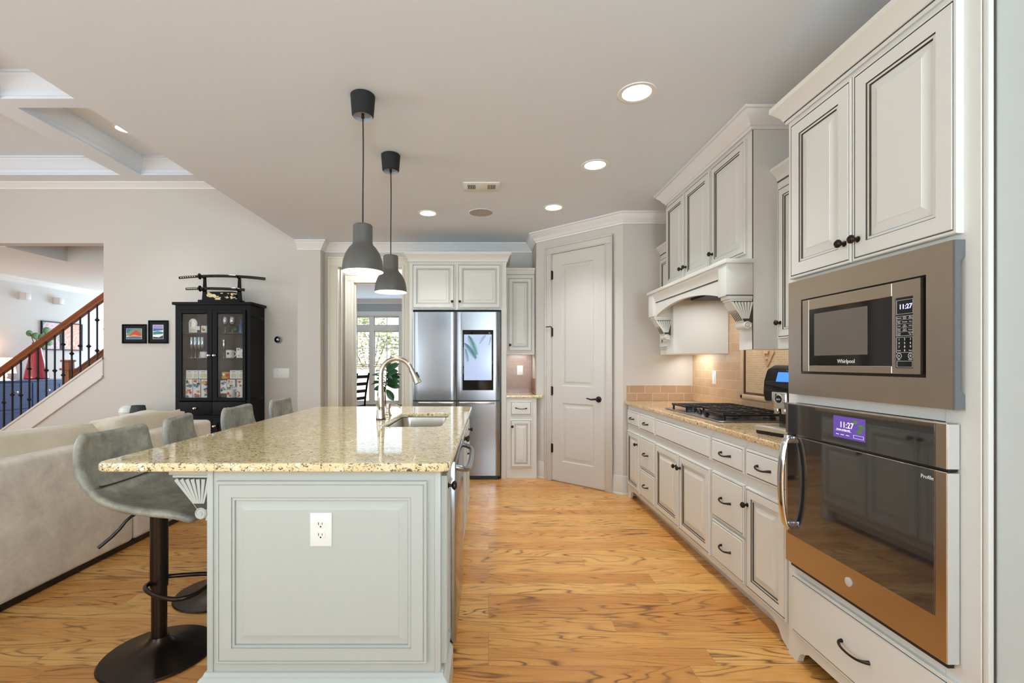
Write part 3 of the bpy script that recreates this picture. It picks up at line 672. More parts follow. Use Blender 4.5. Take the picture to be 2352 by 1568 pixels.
for i in range(5):
    y = 3.245+0.0525*i; b = MB(); b.lathe([(0, 0), (0.019, 0), (0.018, 0.006), (0.015, 0.01), (0.014, 0.024), (0, 0.026)], Matrix.Translation((1.50+0.018*(i % 2), y, 0.9255)), 16); b.box(1.497+0.018*(i % 2), 1.503+0.018*(i % 2), y-0.014, y+0.014, 0.948, 0.957, 0.002)
    b.build('knob', 'black', ct)
# hood cabinet
XH, YN, YF = 1.53, 2.74, 4.05
hd = thing('hood_cabinet', 'tall cream hood cabinet with arched mantel and carved corbels over cooktop', 'hood cabinet', (1.77, 3.39, 1.36))
b = MB(); b.box(XH, 1.985, YN+0.14, YF-0.14, 1.90, 2.655); b.box(XH, 1.985, YN, YN+0.14, 1.361, 2.655); b.box(XH, 1.985, YF-0.14, YF, 1.361, 2.655)
b.box(XH+0.004, 1.98, YN-0.003, YN+0.001, 1.361, 2.65); b.box(XH+0.0, XH+0.004, YN-0.003, YN+0.001, 1.361, 2.65, mi=1)
b.build('body', ['cab', 'glaze'], hd)
b = MB(); b.box(1.60, 1.98, YN+0.15, YF-0.15, 1.80, 1.88); b.box(1.64, 1.94, YN+0.22, YF-0.22, 1.788, 1.80, mi=1); b.build('vent_insert', ['steel', 'slot'], hd)
for ya, yb, kn in ((4.025, 3.662, 0.335), (3.64, 3.246, 0.028), (3.212, 2.79, 0.026)):
    panel_door(hd, 'door', FX(XH, ya, 1.925), ya-yb, 0.68, f=0.05, kn=(kn, 0.09))
b = MB(); b.sweep([(1.985, YF), (XH, YF), (XH, YN), (1.985, YN)], crown_at(2.738)); b.build('crown', 'trim', hd)
mt = MB(); XM = 1.363
mt.box(XM, XH, YN-0.02, YF+0.02, 1.858, 1.885, 0.005)
mt.box(XM+0.012, XH, YN-0.008, YN+0.092, 1.672, 1.858, 0.002); mt.box(XM+0.012, XH, YF-0.092, YF+0.008, 1.672, 1.858, 0.002)
n = 20; ya, yb = YN+0.092, YF-0.092
arch = [(ya, 1.858), (ya, 1.672)]+[(ya+(yb-ya)*i/n, 1.672+0.075*math.sin(math.pi*i/n)**0.8) for i in range(1, n)]+[(yb, 1.672), (yb, 1.858)]
mt.prism(arch, XM+0.04, XM+0.065, 'YZ')
mt.sweep([(XM+0.04, yb), (XM+0.04, ya)], [(0, 1.79), (0.006, 1.79), (0.007, 1.80), (0.018, 1.825), (0.03, 1.845), (0.03, 1.858), (0, 1.858)])
mt.sweep([(XM+0.04, yb), (XM+0.04, ya)], [(0, 1.783), (0.003, 1.783), (0.003, 1.788), (0, 1.788)], mi=1)
mt.box(XM+0.011, XH+0.001, YN-0.0095, YN-0.006, 1.672, 1.676, mi=1)
mt.build('mantel', ['cab', 'glaze'], hd, ang=25)
def corbel(parent, o, out, side, depth, h, w, mats):
    """o: top of the back edge; out: direction it projects; side: width direction"""
    out, side = Vector(out), Vector(side); Mx = frame(o, out, (0, 0, 1), side); b = MB()
    d = depth; r = h*0.098
    b.prism([(0, 0), (d, 0), (d, -0.10*h), (d*0.93, -0.12*h), (d*0.90, -0.16*h), (d*0.36, -h+2.4*r), (d*0.12, -h+r), (d*0.12, -h), (0, -h)], -w/2+0.003, w/2-0.003, 'XY', Mx=Mx)
    b.box(0, d*1.04, -0.10*h, 0, -w/2-0.004, w/2+0.004, 0.003, Mx=Mx); b.box(0, d*0.97, -0.16*h, -0.11*h, -w/2, w/2, 0.003, Mx=Mx)
    b.prism([(0, -0.16*h)]+[(d*0.88, -0.16*h), (d*0.34, -h+2.5*r), (0, -h+2.2*r)], -w/2+0.001, w/2-0.001, 'XY', mi=1, Mx=Mx)
    c = Vector((d*0.22, -h+1.5*r, 0))
    for i in range(7):
        a0 = Vector((d*(0.02+0.86*i/6), -0.175*h, 0)); dr = (a0-c)
        p0 = c+dr*0.28; p1 = c+dr*0.985; wd = d*0.05
        q = Vector((-dr.y, dr.x, 0)).normalized()
        b.prism([(p0-q*wd*0.4)[:2], (p1-q*wd)[:2], (p1+q*wd)[:2], (p0+q*wd*0.4)[:2]], -w/2-0.002, w/2+0.002, 'XY', Mx=Mx, b=0.001)
    pa, pb = Vector((d*0.90, -0.16*h)), Vector((d*0.36, -h+2.4*r)); p0, p1 = pa.lerp(pb, 0.06), pa.lerp(pb, 0.92); q = Vector((-(p1-p0).y, (p1-p0).x)).normalized(); q = q if q.x > 0 else -q
    for k in range(-2, 3):
        b.prism([tuple(p0), tuple(p1), tuple(p1+q*0.0022), tuple(p0+q*0.0022)], k*w*0.19-0.0022, k*w*0.19+0.0022, 'XY', mi=1, Mx=Mx)
    b.lathe([(0, -w/2-0.006), (r*0.35, -w/2-0.008), (r*0.45, -w/2-0.003), (r*0.8, -w/2-0.003), (r, -w/2-0.007), (r*1.15, -w/2-0.004), (r*1.15, w/2+0.004), (r, w/2+0.007), (r*0.8, w/2+0.003), (r*0.45, w/2+0.003), (r*0.35, w/2+0.008), (0, w/2+0.006)], Mx @ Matrix.Translation(c), 20)
    return b.build('corbel', mats, parent, ang=25)
for y in (YN+0.042, YF-0.042): corbel(hd, (XH, y, 1.672), (-1, 0, 0), (0, -1, 0), 0.135, 0.20, 0.088, ('cab', 'glaze'))
# wall cabinets either side of the hood
def wall_cab(label, y0, y1, knv, left):
    t = thing('wall_cabinet', label, 'cabinet', (1.83, (y0+y1)/2, 1.361), 'wall cabinets beside the hood')
    b = MB(); b.box(1.675, 1.985, y0, y1, 1.361, 2.335, 0.001, 1); b.build('body', 'cab', t)
    c = MB(); c.sweep([(1.675, y1), (1.675, y0)], [(0, 2.33), (0.006, 2.33), (0.008, 2.345), (0.02, 2.36), (0.045, 2.385), (0.045, 2.40), (0, 2.40)]); c.sweep([(1.675, y1), (1.675, y0)], [(0, 2.322), (0.004, 2.322), (0.004, 2.327), (0, 2.327)], mi=1); c.build('crown', ['cab', 'glaze'], t)
    w = y1-y0-0.05
    panel_door(t, 'door', FX(1.675, y1-0.025, 1.42), w, 0.86, f=0.05, kn=(0.03 if left else w-0.03, knv)); return t
wall_cab('slim cream wall cabinet between hood and oven tower, dark knob showing', 2.09, 2.735, 0.09, True)
wall_cab('slim cream wall cabinet squeezed between hood and far end wall', 4.056, 4.598, 0.09, False)
# tall oven tower
XT, T0, T1 = 1.325, 1.270, 2.085
tw = thing('oven_tower', 'tall cream oven tower cabinet with crown, holding microwave and wall oven', 'cabinet', (1.66, 1.68, 0))
b = MB(); b.box(XT, 1.99, T0, T0+0.10, 0.13, 2.36, 0.0015, 1); b.box(XT, 1.99, T1-0.05, T1, 0.13, 2.36, 0.0015, 1)
b.box(XT+0.0005, 1.99, T0+0.10, T1-0.05, 1.628, 2.36); b.box(XT+0.0005, 1.99, T0+0.10, T1-0.05, 0.13, 0.43); b.box(XT+0.0005, 1.99, T0+0.10, T1-0.05, 1.112, 1.15)
b.build('body', 'cab', tw)
b = MB(); b.prism([(T1, 0.13), (T1, 0.0), (T1-0.055, 0.0), (T1-0.062, 0.008), (T1-0.066, 0.022), (T1-0.075, 0.040), (T1-0.09, 0.052), (T1-0.105, 0.056), (T1-0.118, 0.066), (T1-0.13, 0.072), (T0+0.13, 0.072), (T0+0.105, 0.056), (T0+0.075, 0.04), (T0+0.055, 0), (T0, 0), (T0, 0.13)], XT, XT+0.025, 'YZ'); b.build('toe_valance', 'cab', tw)
b = MB(); b.box(XT+0.001, XT+0.3, T0-0.018, T0-0.003, 0, 2.42, 0.002); b.build('filler_strip', 'cab', tw)
b = MB(); b.box(XT+0.012, XT+0.3, T0-0.0075, T0-0.0, 0, 2.36); b.box(XT+0.014, XT+0.018, T0-0.021, T0-0.018, 0, 2.42); b.build('shadow_gap', 'glaze', tw)
b = MB(); pr = [(0, 2.335), (0.008, 2.335), (0.010, 2.35), (0.016, 2.352), (0.024, 2.37), (0.045, 2.395), (0.055, 2.405), (0.055, 2.425), (0, 2.425)]
b.sweep([(1.985, T1), (XT, T1), (XT, T0-0.02)], pr); b.sweep([(1.985, T1), (XT, T1), (XT, T0-0.02)], [(0, 2.348), (0.0125, 2.348), (0.0125, 2.352), (0, 2.352)], mi=1); b.build('crown', ['cab', 'glaze'], tw, ang=25)
b = MB(); b.box(XT, 1.985, T0, T1, 2.36, 2.42); b.build('top', 'cab', tw)
panel_door(tw, 'door', FX(XT, 2.05, 1.643), 0.348, 0.667, f=0.062, kn=(0.318, 0.075)); panel_door(tw, 'door', FX(XT, 1.697, 1.643), 0.38, 0.667, f=0.062, kn=(0.028, 0.075))
drawer_front(tw, FX(XT, 2.045, 0.125), 0.725, 0.255, L=0.125)
# microwave
mw = thing('microwave_oven', 'built-in stainless microwave with trim kit and black keypad', 'microwave', (1.5, 1.68, 1.15))
X0 = XT-0.030; U = lambda u, v: FX(X0, 2.036-u, 1.150+v)   # u from far edge, v up
b = MB(); Wd, Hh = 0.72, 0.474
a0, a1, c0, c1 = 0.083, 0.640, 0.087, 0.392
for (u0, u1, v0, v1) in ((0, a0, 0, Hh), (a1, Wd, 0, Hh), (a0, a1, 0, c0), (a0, a1, c1, Hh)): b.box(u0, u1, v0, v1, -0.018 if v0 < 0.3 or u1 < 0.2 else -0.018, 0.002, 0, Mx=U(0, 0))
b.build('trim_kit', 'steelh', mw)
b = MB(); b.prism([(0.001, 0), (0.029, 0), (0.029, 0.04), (0.016, 0.055), (0.016, Hh-0.06), (0.029, Hh-0.045), (0.029, Hh), (0.001, Hh)], Wd, Wd+0.004, 'YZ', Mx=frame((X0, 2.036, 1.150), (0, -1, 0), (1, 0, 0), (0, 0, 1))); b.build('side_flange', 'flange', mw)
b = MB(); b.box(a0, a1, c0, c1, -0.03, -0.014, 0, Mx=U(0, 0)); b.build('recess', 'black', mw)
f0, f1, g0, g1, sp = 0.101, 0.630, 0.097, 0.385, 0.532
b = MB()
for (u0, u1, v0, v1) in ((f0, 0.140, g0, g1), (0.140, sp-0.002, g0, 0.121), (0.140, sp-0.002, 0.343, g1)): b.box(u0, u1, v0, v1, -0.014, 0.010, 0.0015, 1, Mx=U(0, 0))
md = b.build('door', 'steelh', mw)
b = MB(); b.box(0.140, sp-0.002, 0.121, 0.343, -0.014, 0.008, 0.001, 1, Mx=U(0, 0)); b.build('door_glass', 'blackgloss', md)
b = MB(); b.box(0.170, 0.432, 0.160, 0.325, 0.008, 0.0085, 0, Mx=U(0, 0)); b.build('window_mesh', 'mwglass', md)
b = MB(); b.text('Whirlpool', 0.020, U(0.335, 0.137) @ Matrix.Translation((0, 0, 0.0085))); b.build('maker_lettering', 'print', md)
b = MB()
for (u0, u1, v0, v1) in ((sp, sp+0.012, 0.115, 0.335), (0.606, f1, g0, g1), (sp, 0.606, g0, 0.115), (sp, 0.606, 0.335, g1)): b.box(u0, u1, v0, v1, -0.014, 0.010, 0, Mx=U(0, 0))
b.build('control_frame', 'steelh', mw)
b = MB(); b.box(sp+0.012, 0.606, 0.115, 0.335, -0.014, 0.008, 0, Mx=U(0, 0)); kp = b.build('keypad', 'blackgloss', mw)
b = MB(); uu = [sp+0.0235, sp+0.0435, sp+0.0635]
def outl(u0, u1, v0, v1, w=0.0008):
    for q in ((u0, u1, v0, v0+w), (u0, u1, v1-w, v1), (u0, u0+w, v0, v1), (u1-w, u1, v0, v1)): b.box(*q, 0.008, 0.0084, 0, Mx=U(0, 0))
outl(sp+0.014, 0.604, 0.283, 0.327); outl(sp+0.014, 0.604, 0.215, 0.277); outl(sp+0.014, 0.604, 0.163, 0.211); outl(sp+0.016, 0.602, 0.118, 0.137)
for r_ in range(1, 5): b.box(sp+0.014, 0.604, 0.215+0.0124*r_, 0.2155+0.0124*r_, 0.008, 0.0084, 0, Mx=U(0, 0))
words_ = [['Popcorn', 'Baked\nPotato', 'Pizza\nReheat'], ['Dinner\nPlate', 'Beverage', 'Soup'], ['Cook', 'Auto\nDefrost', 'Soften'], ['Steam\nCook', 'Timed\nDefrost', 'Reheat'], ['Cook\nPower', '', 'Add 30\nSec']]
for r_, row in enumerate(words_):
    for c_, wd in enumerate(row):
        if wd: b.text(wd, 0.0046, U(uu[c_], 0.2708-0.0124*r_) @ Matrix.Translation((0, 0, 0.0084)), ext=0.0002)
for r_, row in enumerate((('1', '2', '3'), ('4', '5', '6'), ('7', '8', '9'), ('Clock', '0', 'Timer'))):
    for c_, wd in enumerate(row): b.text(wd, 0.0095 if len(wd) == 1 else 0.0048, U(uu[c_], 0.204-0.0115*r_) @ Matrix.Translation((0, 0, 0.0084)), ext=0.0002)
for u_, wd in ((uu[0], 'Start'), (uu[2], 'Cancel')):
    b.lathe([(0.0075, 0.008), (0.0085, 0.0084), (0.009, 0.008)], U(u_, 0.153), 20); b.text(wd, 0.005, U(u_, 0.1415) @ Matrix.Translation((0, 0, 0.0084)), ext=0.0002)
b.prism([(-0.002, -0.003), (0.003, 0), (-0.002, 0.003)], 0.008, 0.0084, 'XY', Mx=U(uu[0], 0.153)); b.lathe([(0.002, 0.008), (0.003, 0.0084), (0.0035, 0.008)], U(uu[2], 0.153), 12)
b.build('key_lettering', 'print', kp)
b = MB(); b.text('11:27', 0.021, U(sp+0.046, 0.305) @ Matrix.Translation((0, 0, 0.0084))); b.build('clock_digits', 'led', kp)
# wall oven
ov = thing('wall_oven', 'built-in wall oven with smoked glass door and copper-toned steel trim', 'oven', (1.5, 1.68, 0.43))
X0 = XT-0.036; U = lambda u, v: FX(X0, 2.05-u, 0.432+v); Wd, Hh = 0.722, 0.678
b = MB()
b.box(0, Wd, 0.548, Hh, -0.034, 0.0, 0.002, 1, Mx=U(0, 0)); pn = b.build('control_panel', 'steelh', ov)
b = MB(); b.box(0.02, Wd-0.035, 0.55, Hh-0.004, 0, 0.002, 0.0008, 1, Mx=U(0, 0)); cg = b.build('panel_glass', 'ovenglass', pn)
b = MB(); b.box(0.288, 0.437, 0.577, 0.655, 0.002, 0.0026, 0, Mx=U(0, 0)); scn = b.build('touch_screen', 'screenviolet', pn)
b = MB(); b.text('11:27', 0.030, U(0.352, 0.624) @ Matrix.Translation((0, 0, 0.0028))); b.box(0.30, 0.375, 0.602, 0.6026, 0.0026, 0.003, 0, Mx=U(0, 0))
b.text('Remote cooking ready', 0.007, U(0.337, 0.607) @ Matrix.Translation((0, 0, 0.0028)), ext=0.0002)
for u0, u1, v0, v1 in ((0.385, 0.43, 0.584, 0.5845), (0.385, 0.43, 0.5945, 0.595), (0.385, 0.3855, 0.584, 0.595), (0.4295, 0.43, 0.584, 0.595), (0.302, 0.315, 0.588, 0.5895), (0.325, 0.34, 0.588, 0.5895), (0.35, 0.365, 0.588, 0.5895)): b.box(u0, u1, v0, v1, 0.0026, 0.003, 0, Mx=U(0, 0))
b.build('screen_lettering', 'printlit', scn)
b = MB()
for (du, dv, s) in ((0.393, 0.64, 1), (0.42, 0.625, 1.3), (0.41, 0.608, 1.1)): b.sphere((du, dv, 0.0026), 0.011*s, (1, 0.6, 0.05), Mx=U(0, 0))
b.build('screen_picture', 'leafgreen', scn)
b = MB(); b.box(0, Wd, 0.0, 0.540, -0.034, 0.0, 0.002, 1, Mx=U(0, 0)); od = b.build('door', 'steelh', ov)
b = MB(); b.box(0.016, Wd-0.036, 0.120, 0.539, 0, 0.002, 0.0008, 1, Mx=U(0, 0)); b.build('door_glass', 'ovenglass', od)
b = MB(); b.box(0.004, Wd-0.004, 0.541, 0.5475, -0.034, -0.006, 0, Mx=U(0, 0)); b.build('vent_gap', 'black', ov)
b = MB(); b.box(0.02, Wd-0.01, -0.016, 0.0, -0.03, -0.012, 0, Mx=U(0, 0)); b.build('lower_vent', 'black', ov)
for v0, v1, pp in ((0.002, 0.538, od), (0.55, Hh-0.002, pn)):
    b = MB(); b.box(Wd, Wd+0.003, v0, v1, -0.033, -0.001, 0.001, 1, Mx=U(0, 0)); b.build('side_edge', 'sidesteel', pp)
b = MB(); pts = [(0.045, 0.155, 0.018), (0.046, 0.17, 0.034), (0.048, 0.26, 0.048), (0.048, 0.345, 0.052), (0.048, 0.43, 0.048), (0.046, 0.52, 0.034), (0.045, 0.535, 0.018)]
b.tube([U(0, 0) @ Vector(p) for p in pts], [0.011, 0.013, 0.014, 0.014, 0.014, 0.013, 0.011], 12, smooth=2, flat=(1.25, 0.75))
b.box(0.033, 0.057, 0.145, 0.180, 0.0, 0.030, 0.004, Mx=U(0, 0)); b.box(0.033, 0.057, 0.510, 0.545, 0.0, 0.030, 0.004, Mx=U(0, 0)); b.build('handle', 'chrome', od)
b = MB(); b.lathe([(0, 0), (0.016, 0), (0.016, 0.003), (0.0135, 0.004), (0, 0.004)], U(0.36, 0.066), 28); b.build('maker_badge', 'sidesteel', od)
b = MB(); b.text('Profile', 0.0155, U(0.664, 0.514) @ Matrix.Translation((0, 0, 0.0024))); b.build('model_lettering', 'print', od)
# coffee machine
cm = thing('coffee_machine', 'black espresso machine with chrome spout and blue display on the counter', 'coffee machine', (1.64, 2.42, 0.915))
CM = Matrix.Translation((1.655, 2.43, 0.915)) @ Matrix.Rotation(R(180+16), 4, 'Z')   # local +x is the machine's front
b = MB(); b.prism([(-0.20, 0.015), (-0.20, 0.33), (-0.17, 0.352), (0.10, 0.355), (0.150, 0.33), (0.172, 0.27), (0.176, 0.21), (0.165, 0.165), (0.075, 0.155), (0.07, 0.06), (0.075, 0.015)], -0.125, 0.125, 'XZ', b=0.006, Mx=CM); b.box(-0.19, 0.23, -0.115, 0.115, 0.0, 0.02, 0.004, Mx=CM)
b.build('body', 'blackgloss', cm)
b = MB(); b.box(0.155, 0.205, -0.045, 0.045, 0.135, 0.222, 0.008, Mx=CM); b.box(0.165, 0.20, -0.034, -0.008, 0.11, 0.138, 0.004, Mx=CM); b.box(0.165, 0.20, 0.008, 0.034, 0.11, 0.138, 0.004, Mx=CM); sp_ = b.build('spout', 'chrome', cm)
b = MB(); b.lathe([(0, 0), (0.02, 0), (0.02, 0.002), (0, 0.0025)], CM @ axisM((0.205, 0, 0.185), (1, 0, 0)), 20); bd = b.build('badge', 'black', sp_)
b = MB(); b.text('jura', 0.014, CM @ frame((0.208, 0, 0.185), (0, 1, 0), (0, 0, 1), (1, 0, 0))); b.lathe([(0.019, 0), (0.021, 0.0025), (0.0225, 0)], CM @ axisM((0.205, 0, 0.185), (1, 0, 0)), 20); b.build('badge_lettering', 'print', sp_)
b = MB(); b.box(0.07, 0.245, -0.115, 0.115, 0.018, 0.045, 0.006, Mx=CM); tr = b.build('drip_tray', 'tray', cm)
b = MB()
for i in range(9): b.box(0.085+0.017*i, 0.092+0.017*i, -0.095, 0.095, 0.0452, 0.048, 0, Mx=CM)
b.build('drip_grid', 'chrome', tr)
b = MB(); b.box(-0.045, 0.045, -0.02, 0.03, 0, 0.002, 0, Mx=CM @ frame((0.1665, 0, 0.29), (0, 1, 0), (-0.30, 0, 0.954), (0.954, 0, 0.30))); b.build('display', 'screenblue', cm)
b = MB(); b.box(-0.13, 0.06, 0.1252, 0.1275, 0.20, 0.30, 0.001, 1, Mx=CM); b.build('blue_side_panel', 'screenblue', cm)  # blue emissive panel on the side of the body
# tile medallion over the cooktop
md = thing('tile_medallion', 'framed mosaic tile panel with carved diamond on wall above cooktop', 'tile panel', (1.985, 3.35, 1.05))
XW = 1.988; y0, y1, z0, z1 = 3.06, 3.64, 1.06, 1.62
b = MB(); b.box(XW-0.006, XW, y0, y1, z0, z1); b.build('mosaic', 'weave', md)
b = MB()
for q in ((y0-0.055, y0-0.018, z0-0.055, z1+0.055), (y1+0.018, y1+0.055, z0-0.055, z1+0.055), (y0-0.055, y1+0.055, z0-0.055, z0-0.018), (y0-0.055, y1+0.055, z1+0.018, z1+0.055)): b.box(XW-0.022, XW, *q, 0.008)
b.build('border', 'tan', md)
b = MB()
for q in ((y0-0.018, y0, z0-0.018, z1+0.018), (y1, y1+0.018, z0-0.018, z1+0.018), (y0, y1, z0-0.018, z0), (y0, y1, z1, z1+0.018)): b.box(XW-0.013, XW, *q, 0.004)
b.build('liner', 'brownliner', md)
b = MB(); cz = 1.36; b.prism([(3.35-0.085, cz), (3.35, cz-0.11), (3.35+0.085, cz), (3.35, cz+0.11)], XW-0.014, XW-0.005, 'YZ', b=0.003)
b.tube([(XW-0.016, 3.35-0.03, cz+0.01), (XW-0.018, 3.35-0.015, cz-0.02), (XW-0.018, 3.35+0.0, cz+0.0), (XW-0.018, 3.35+0.015, cz-0.02), (XW-0.016, 3.35+0.03, cz+0.01)], 0.006, 8, smooth=2)
for dz in (0.04, -0.05): b.sphere((XW-0.015, 3.35, cz+dz), 0.011)
b.build('diamond', 'medal', md)
def plate(name, label, cat, Mx, w=0.072, h=0.116, kind='rocker', gangs=1, group=None):
    t = thing(name, label, cat, Mx.translation, group)
    b = MB(); b.box(-w/2, w/2, -h/2, h/2, 0, 0.006, 0.002, Mx=Mx); b.build('cover_plate', 'white', t)
    for g in range(gangs):
        x = (g-(gangs-1)/2)*0.046
        if kind == 'rocker':
            b = MB(); b.box(x-0.0165, x+0.0165, -0.033, 0.033, 0.005, 0.0085, 0.001, Mx=Mx); b.build('rocker', 'white', t)
        elif kind == 'toggle':
            b = MB(); b.box(x-0.004, x+0.004, -0.004, 0.012, 0.005, 0.016, 0.001, Mx=Mx); b.build('toggle', 'white', t)
            for dz in (0.03, -0.03):
                b = MB(); b.lathe([(0, 0.006), (0.0035, 0.006), (0, 0.0075)], Mx @ Matrix.Translation((x, dz, 0)), 10); b.build('screw', 'nickel', t)
        else:
            for dz in (0.0195, -0.0195):
                b = MB(); b.slab(rrect(x-0.017, x+0.017, dz-0.0145, dz+0.0145, 0.0125), [], 0.005, 0.0085, 0.001); b.bm.transform(Mx); so = b.build('receptacle', 'white', t)
                b = MB(); b.box(x-0.0085, x-0.006, dz-0.002, dz+0.008, 0.0084, 0.0088, 0, Mx=Mx); b.box(x+0.005, x+0.0072, dz-0.001, dz+0.007, 0.0084, 0.0088, 0, Mx=Mx); b.lathe([(0, 0.0084), (0.003, 0.0084), (0.003, 0.0088), (0, 0.0088)], Mx @ Matrix.Translation((x, dz-0.0075, 0)), 12); b.build('slot', 'slot', so)
    return t
plate('light_switch', 'white switch on the tan tile wall between pantry end and cooktop', 'switch', frame((1.988, 4.15, 1.155), (0, -1, 0), (0, 0, 1), (-1, 0, 0)))
lamp('undercabinet_lamp', 'AREA', (1.86, 4.33, 1.35), 1.1, WARM, 0.3, 0.1, look=(0.25, 0, -1))
lamp('hood_lamp', 'AREA', (1.78, 3.39, 1.78), 3.0, WARM, 0.7, 0.2, look=(0.1, 0, -1))
lamp('undercabinet_lamp', 'AREA', (0.37, 5.62, 1.372), 0.7, WARM, 0.2, 0.1, look=(0, 0.4, -1))
# ================================================================ ISLAND
isl = thing('kitchen_island', 'gray-white kitchen island cabinet with raised end panel and carved corbel', 'kitchen island', (-0.6, 2.8, 0))
IX0, IX1, IY0, IY1 = -1.037, -0.176, 1.745, 3.90
b = MB(); b.box(IX0, IX0+0.02, IY0+0.02, IY1-0.02, 0.02, 0.886); b.box(IX1-0.02, IX1, IY0+0.02, 1.955, 0.10, 0.886); b.box(IX1-0.02, IX1, 2.565, IY1-0.02, 0.10, 0.886, 0.001, 1)
b.box(IX0, IX1, IY0, IY0+0.02, 0.02, 0.886, 0.001, 1); b.box(IX0, IX1, IY1-0.02, IY1, 0.02, 0.886, 0.001, 1); b.box(IX0+0.02, IX1-0.07, IY0+0.02, IY1-0.02, 0.02, 0.10)
b.box(IX0, IX0+0.022, IY0-0.006, IY0, 0.14, 0.886, 0.002); b.box(IX1-0.022, IX1, IY0-0.006, IY0, 0.14, 0.886, 0.002)
b.build('body', 'cab_gray', isl)
panel_door(isl, 'end_panel', FY(-0.998, IY0, 0.180), 0.773, 0.668, 0.02, 0.058, ('cab_gray', 'glaze_soft'))
b = MB(); pr = [(0, 0), (0.03, 0), (0.03, 0.11), (0.024, 0.118), (0.02, 0.125), (0.012, 0.13), (0.008, 0.142), (0, 0.145)]
b.sweep([(IX0, IY1), (IX0, IY0), (IX1, IY0), (IX1, 1.955)], pr); bm_ = b.build('base_molding', 'cab_gray', isl)
corbel(isl, (IX0, 1.80, 0.884), (-1, 0, 0), (0, -1, 0), 0.145, 0.19, 0.085, ('cab_gray', 'groove'))
GM = ('cab_gray', 'glaze_soft')
d = panel_door(isl, 'door', PX(IX1, 1.765, 0.16), 0.175, 0.70, 0.022, 0.035, GM); knob(d, (IX1+0.021, 1.80, 0.815), (1, 0, 0), 0.018)
for y, w, kz in ((2.60, 0.40, 0.37), (3.01, 0.40, 0.03)):
    d = panel_door(isl, 'door', PX(IX1, y, 0.16), w, 0.68, 0.022, 0.05, GM); knob(d, (IX1+0.021, y+kz, 0.80), (1, 0, 0))
d = panel_door(isl, 'door', PX(IX1, 3.42, 0.16), 0.45, 0.50, 0.022, 0.05, GM); knob(d, (IX1+0.021, 3.455, 0.62), (1, 0, 0))
d = drawer_front(isl, PX(IX1, 3.42, 0.70), 0.45, 0.14, 0.022, handle=False, mats=GM); knob(d, (IX1+0.021, 3.645, 0.77), (1, 0, 0))
b = MB(); b.box(IX1-0.09, IX1, IY1-0.06, IY1-0.002, 0.0, 0.10, 0.004); b.build('foot', 'cab_gray', isl)
b = MB(); b.slab(rrect(-1.43, -0.138, 1.70, 3.955, [0.05, 0.035, 0.05, 0.12]), [rrect(-0.62, -0.275, 2.68, 3.43, [0.05, 0.06, 0.05, 0.06])], 0.888, 0.92, 0.007)
tag(b.build('island_countertop', 'granite'), 'polished cream speckled granite top of the island with rounded corners', 'countertop')
# sink
sk = thing('kitchen_sink', 'undermount stainless steel sink bowl in the island granite', 'sink', (-0.4475, 3.055, 0.70))
b = MB(); t = bmesh.new(); prev = None
for (ins, z, r) in ((-0.012, 0.887, 0.06), (0.0, 0.887, 0.055), (0.004, 0.86, 0.055), (0.008, 0.72, 0.06), (0.03, 0.695, 0.07), (0.10, 0.69, 0.05)):
    q = [t.verts.new((x, y, z)) for x, y in rrect(-0.62+ins, -0.275-ins, 2.68+ins, 3.43-ins, r)]
    if prev:
        for i in range(len(q)): t.faces.new((prev[i], prev[(i+1) % len(q)], q[(i+1) % len(q)], q[i]))
    prev = q
t.faces.new(prev); b.add(t); b.build('bowl', 'steelsink', sk)
b = MB(); b.lathe([(0, 0), (0.045, 0), (0.042, 0.004), (0.02, 0.002), (0, 0.003)], Matrix.Translation((-0.45, 3.05, 0.690)), 20); b.build('drain', 'chrome', sk)
# faucet
fa = thing('kitchen_faucet', 'brushed nickel gooseneck pull-down faucet beside the island sink', 'faucet', (-0.69, 3.03, 0.92))
B0 = Vector((-0.69, 3.03, 0.92))
b = MB(); b.lathe([(0, 0), (0.031, 0), (0.031, 0.008), (0, 0.008)], Matrix.Translation(B0), 24); b.build('base_ring', 'black', fa)
b = MB(); b.lathe([(0, 0.008), (0.029, 0.008), (0.027, 0.03), (0.022, 0.11), (0.018, 0.20), (0.0165, 0.215), (0, 0.216)], Matrix.Translation(B0), 24); b.build('body', 'nickel', fa)
b = MB(); pts = [B0+Vector((0, 0, 0.21)), B0+Vector((0, 0, 0.29))]
for i in range(0, 11):
    a = R(180-16.2*i); pts.append(B0+Vector((0.100+0.100*math.cos(a), 0, 0.29+0.100*math.sin(a))))
b.tube(pts, 0.0148, 14, smooth=1); b.build('neck', 'nickel', fa)
e_ = pts[-1]; dv = (pts[-1]-pts[-2]).normalized()
b = MB(); b.lathe([(0, 0), (0.0165, 0), (0.0175, 0.01), (0.0175, 0.03), (0.024, 0.085), (0.026, 0.095), (0.024, 0.10), (0, 0.10)], axisM(e_, dv), 20); sh = b.build('spray_head', 'nickel', fa)
b = MB(); b.box(-0.006, 0.006, -0.004, 0.004, 0.03, 0.07, 0.003, Mx=axisM(e_, dv) @ Matrix.Translation((-0.021, 0, 0))); b.build('spray_button', 'black', sh)
b = MB(); b.cyl(B0+Vector((0.0, -0.02, 0.07)), B0+Vector((0.0, -0.045, 0.07)), 0.014, n=16); b.tube([B0+Vector((0, -0.045, 0.07)), B0+Vector((0.0, -0.06, 0.10)), B0+Vector((0, -0.062, 0.145))], [0.006, 0.005], 8, smooth=1)
b.build('lever', 'nickel', fa)
sd = thing('soap_dispenser', 'small brushed nickel soap pump beside the faucet', 'soap dispenser', (-0.688, 3.24, 0.92))
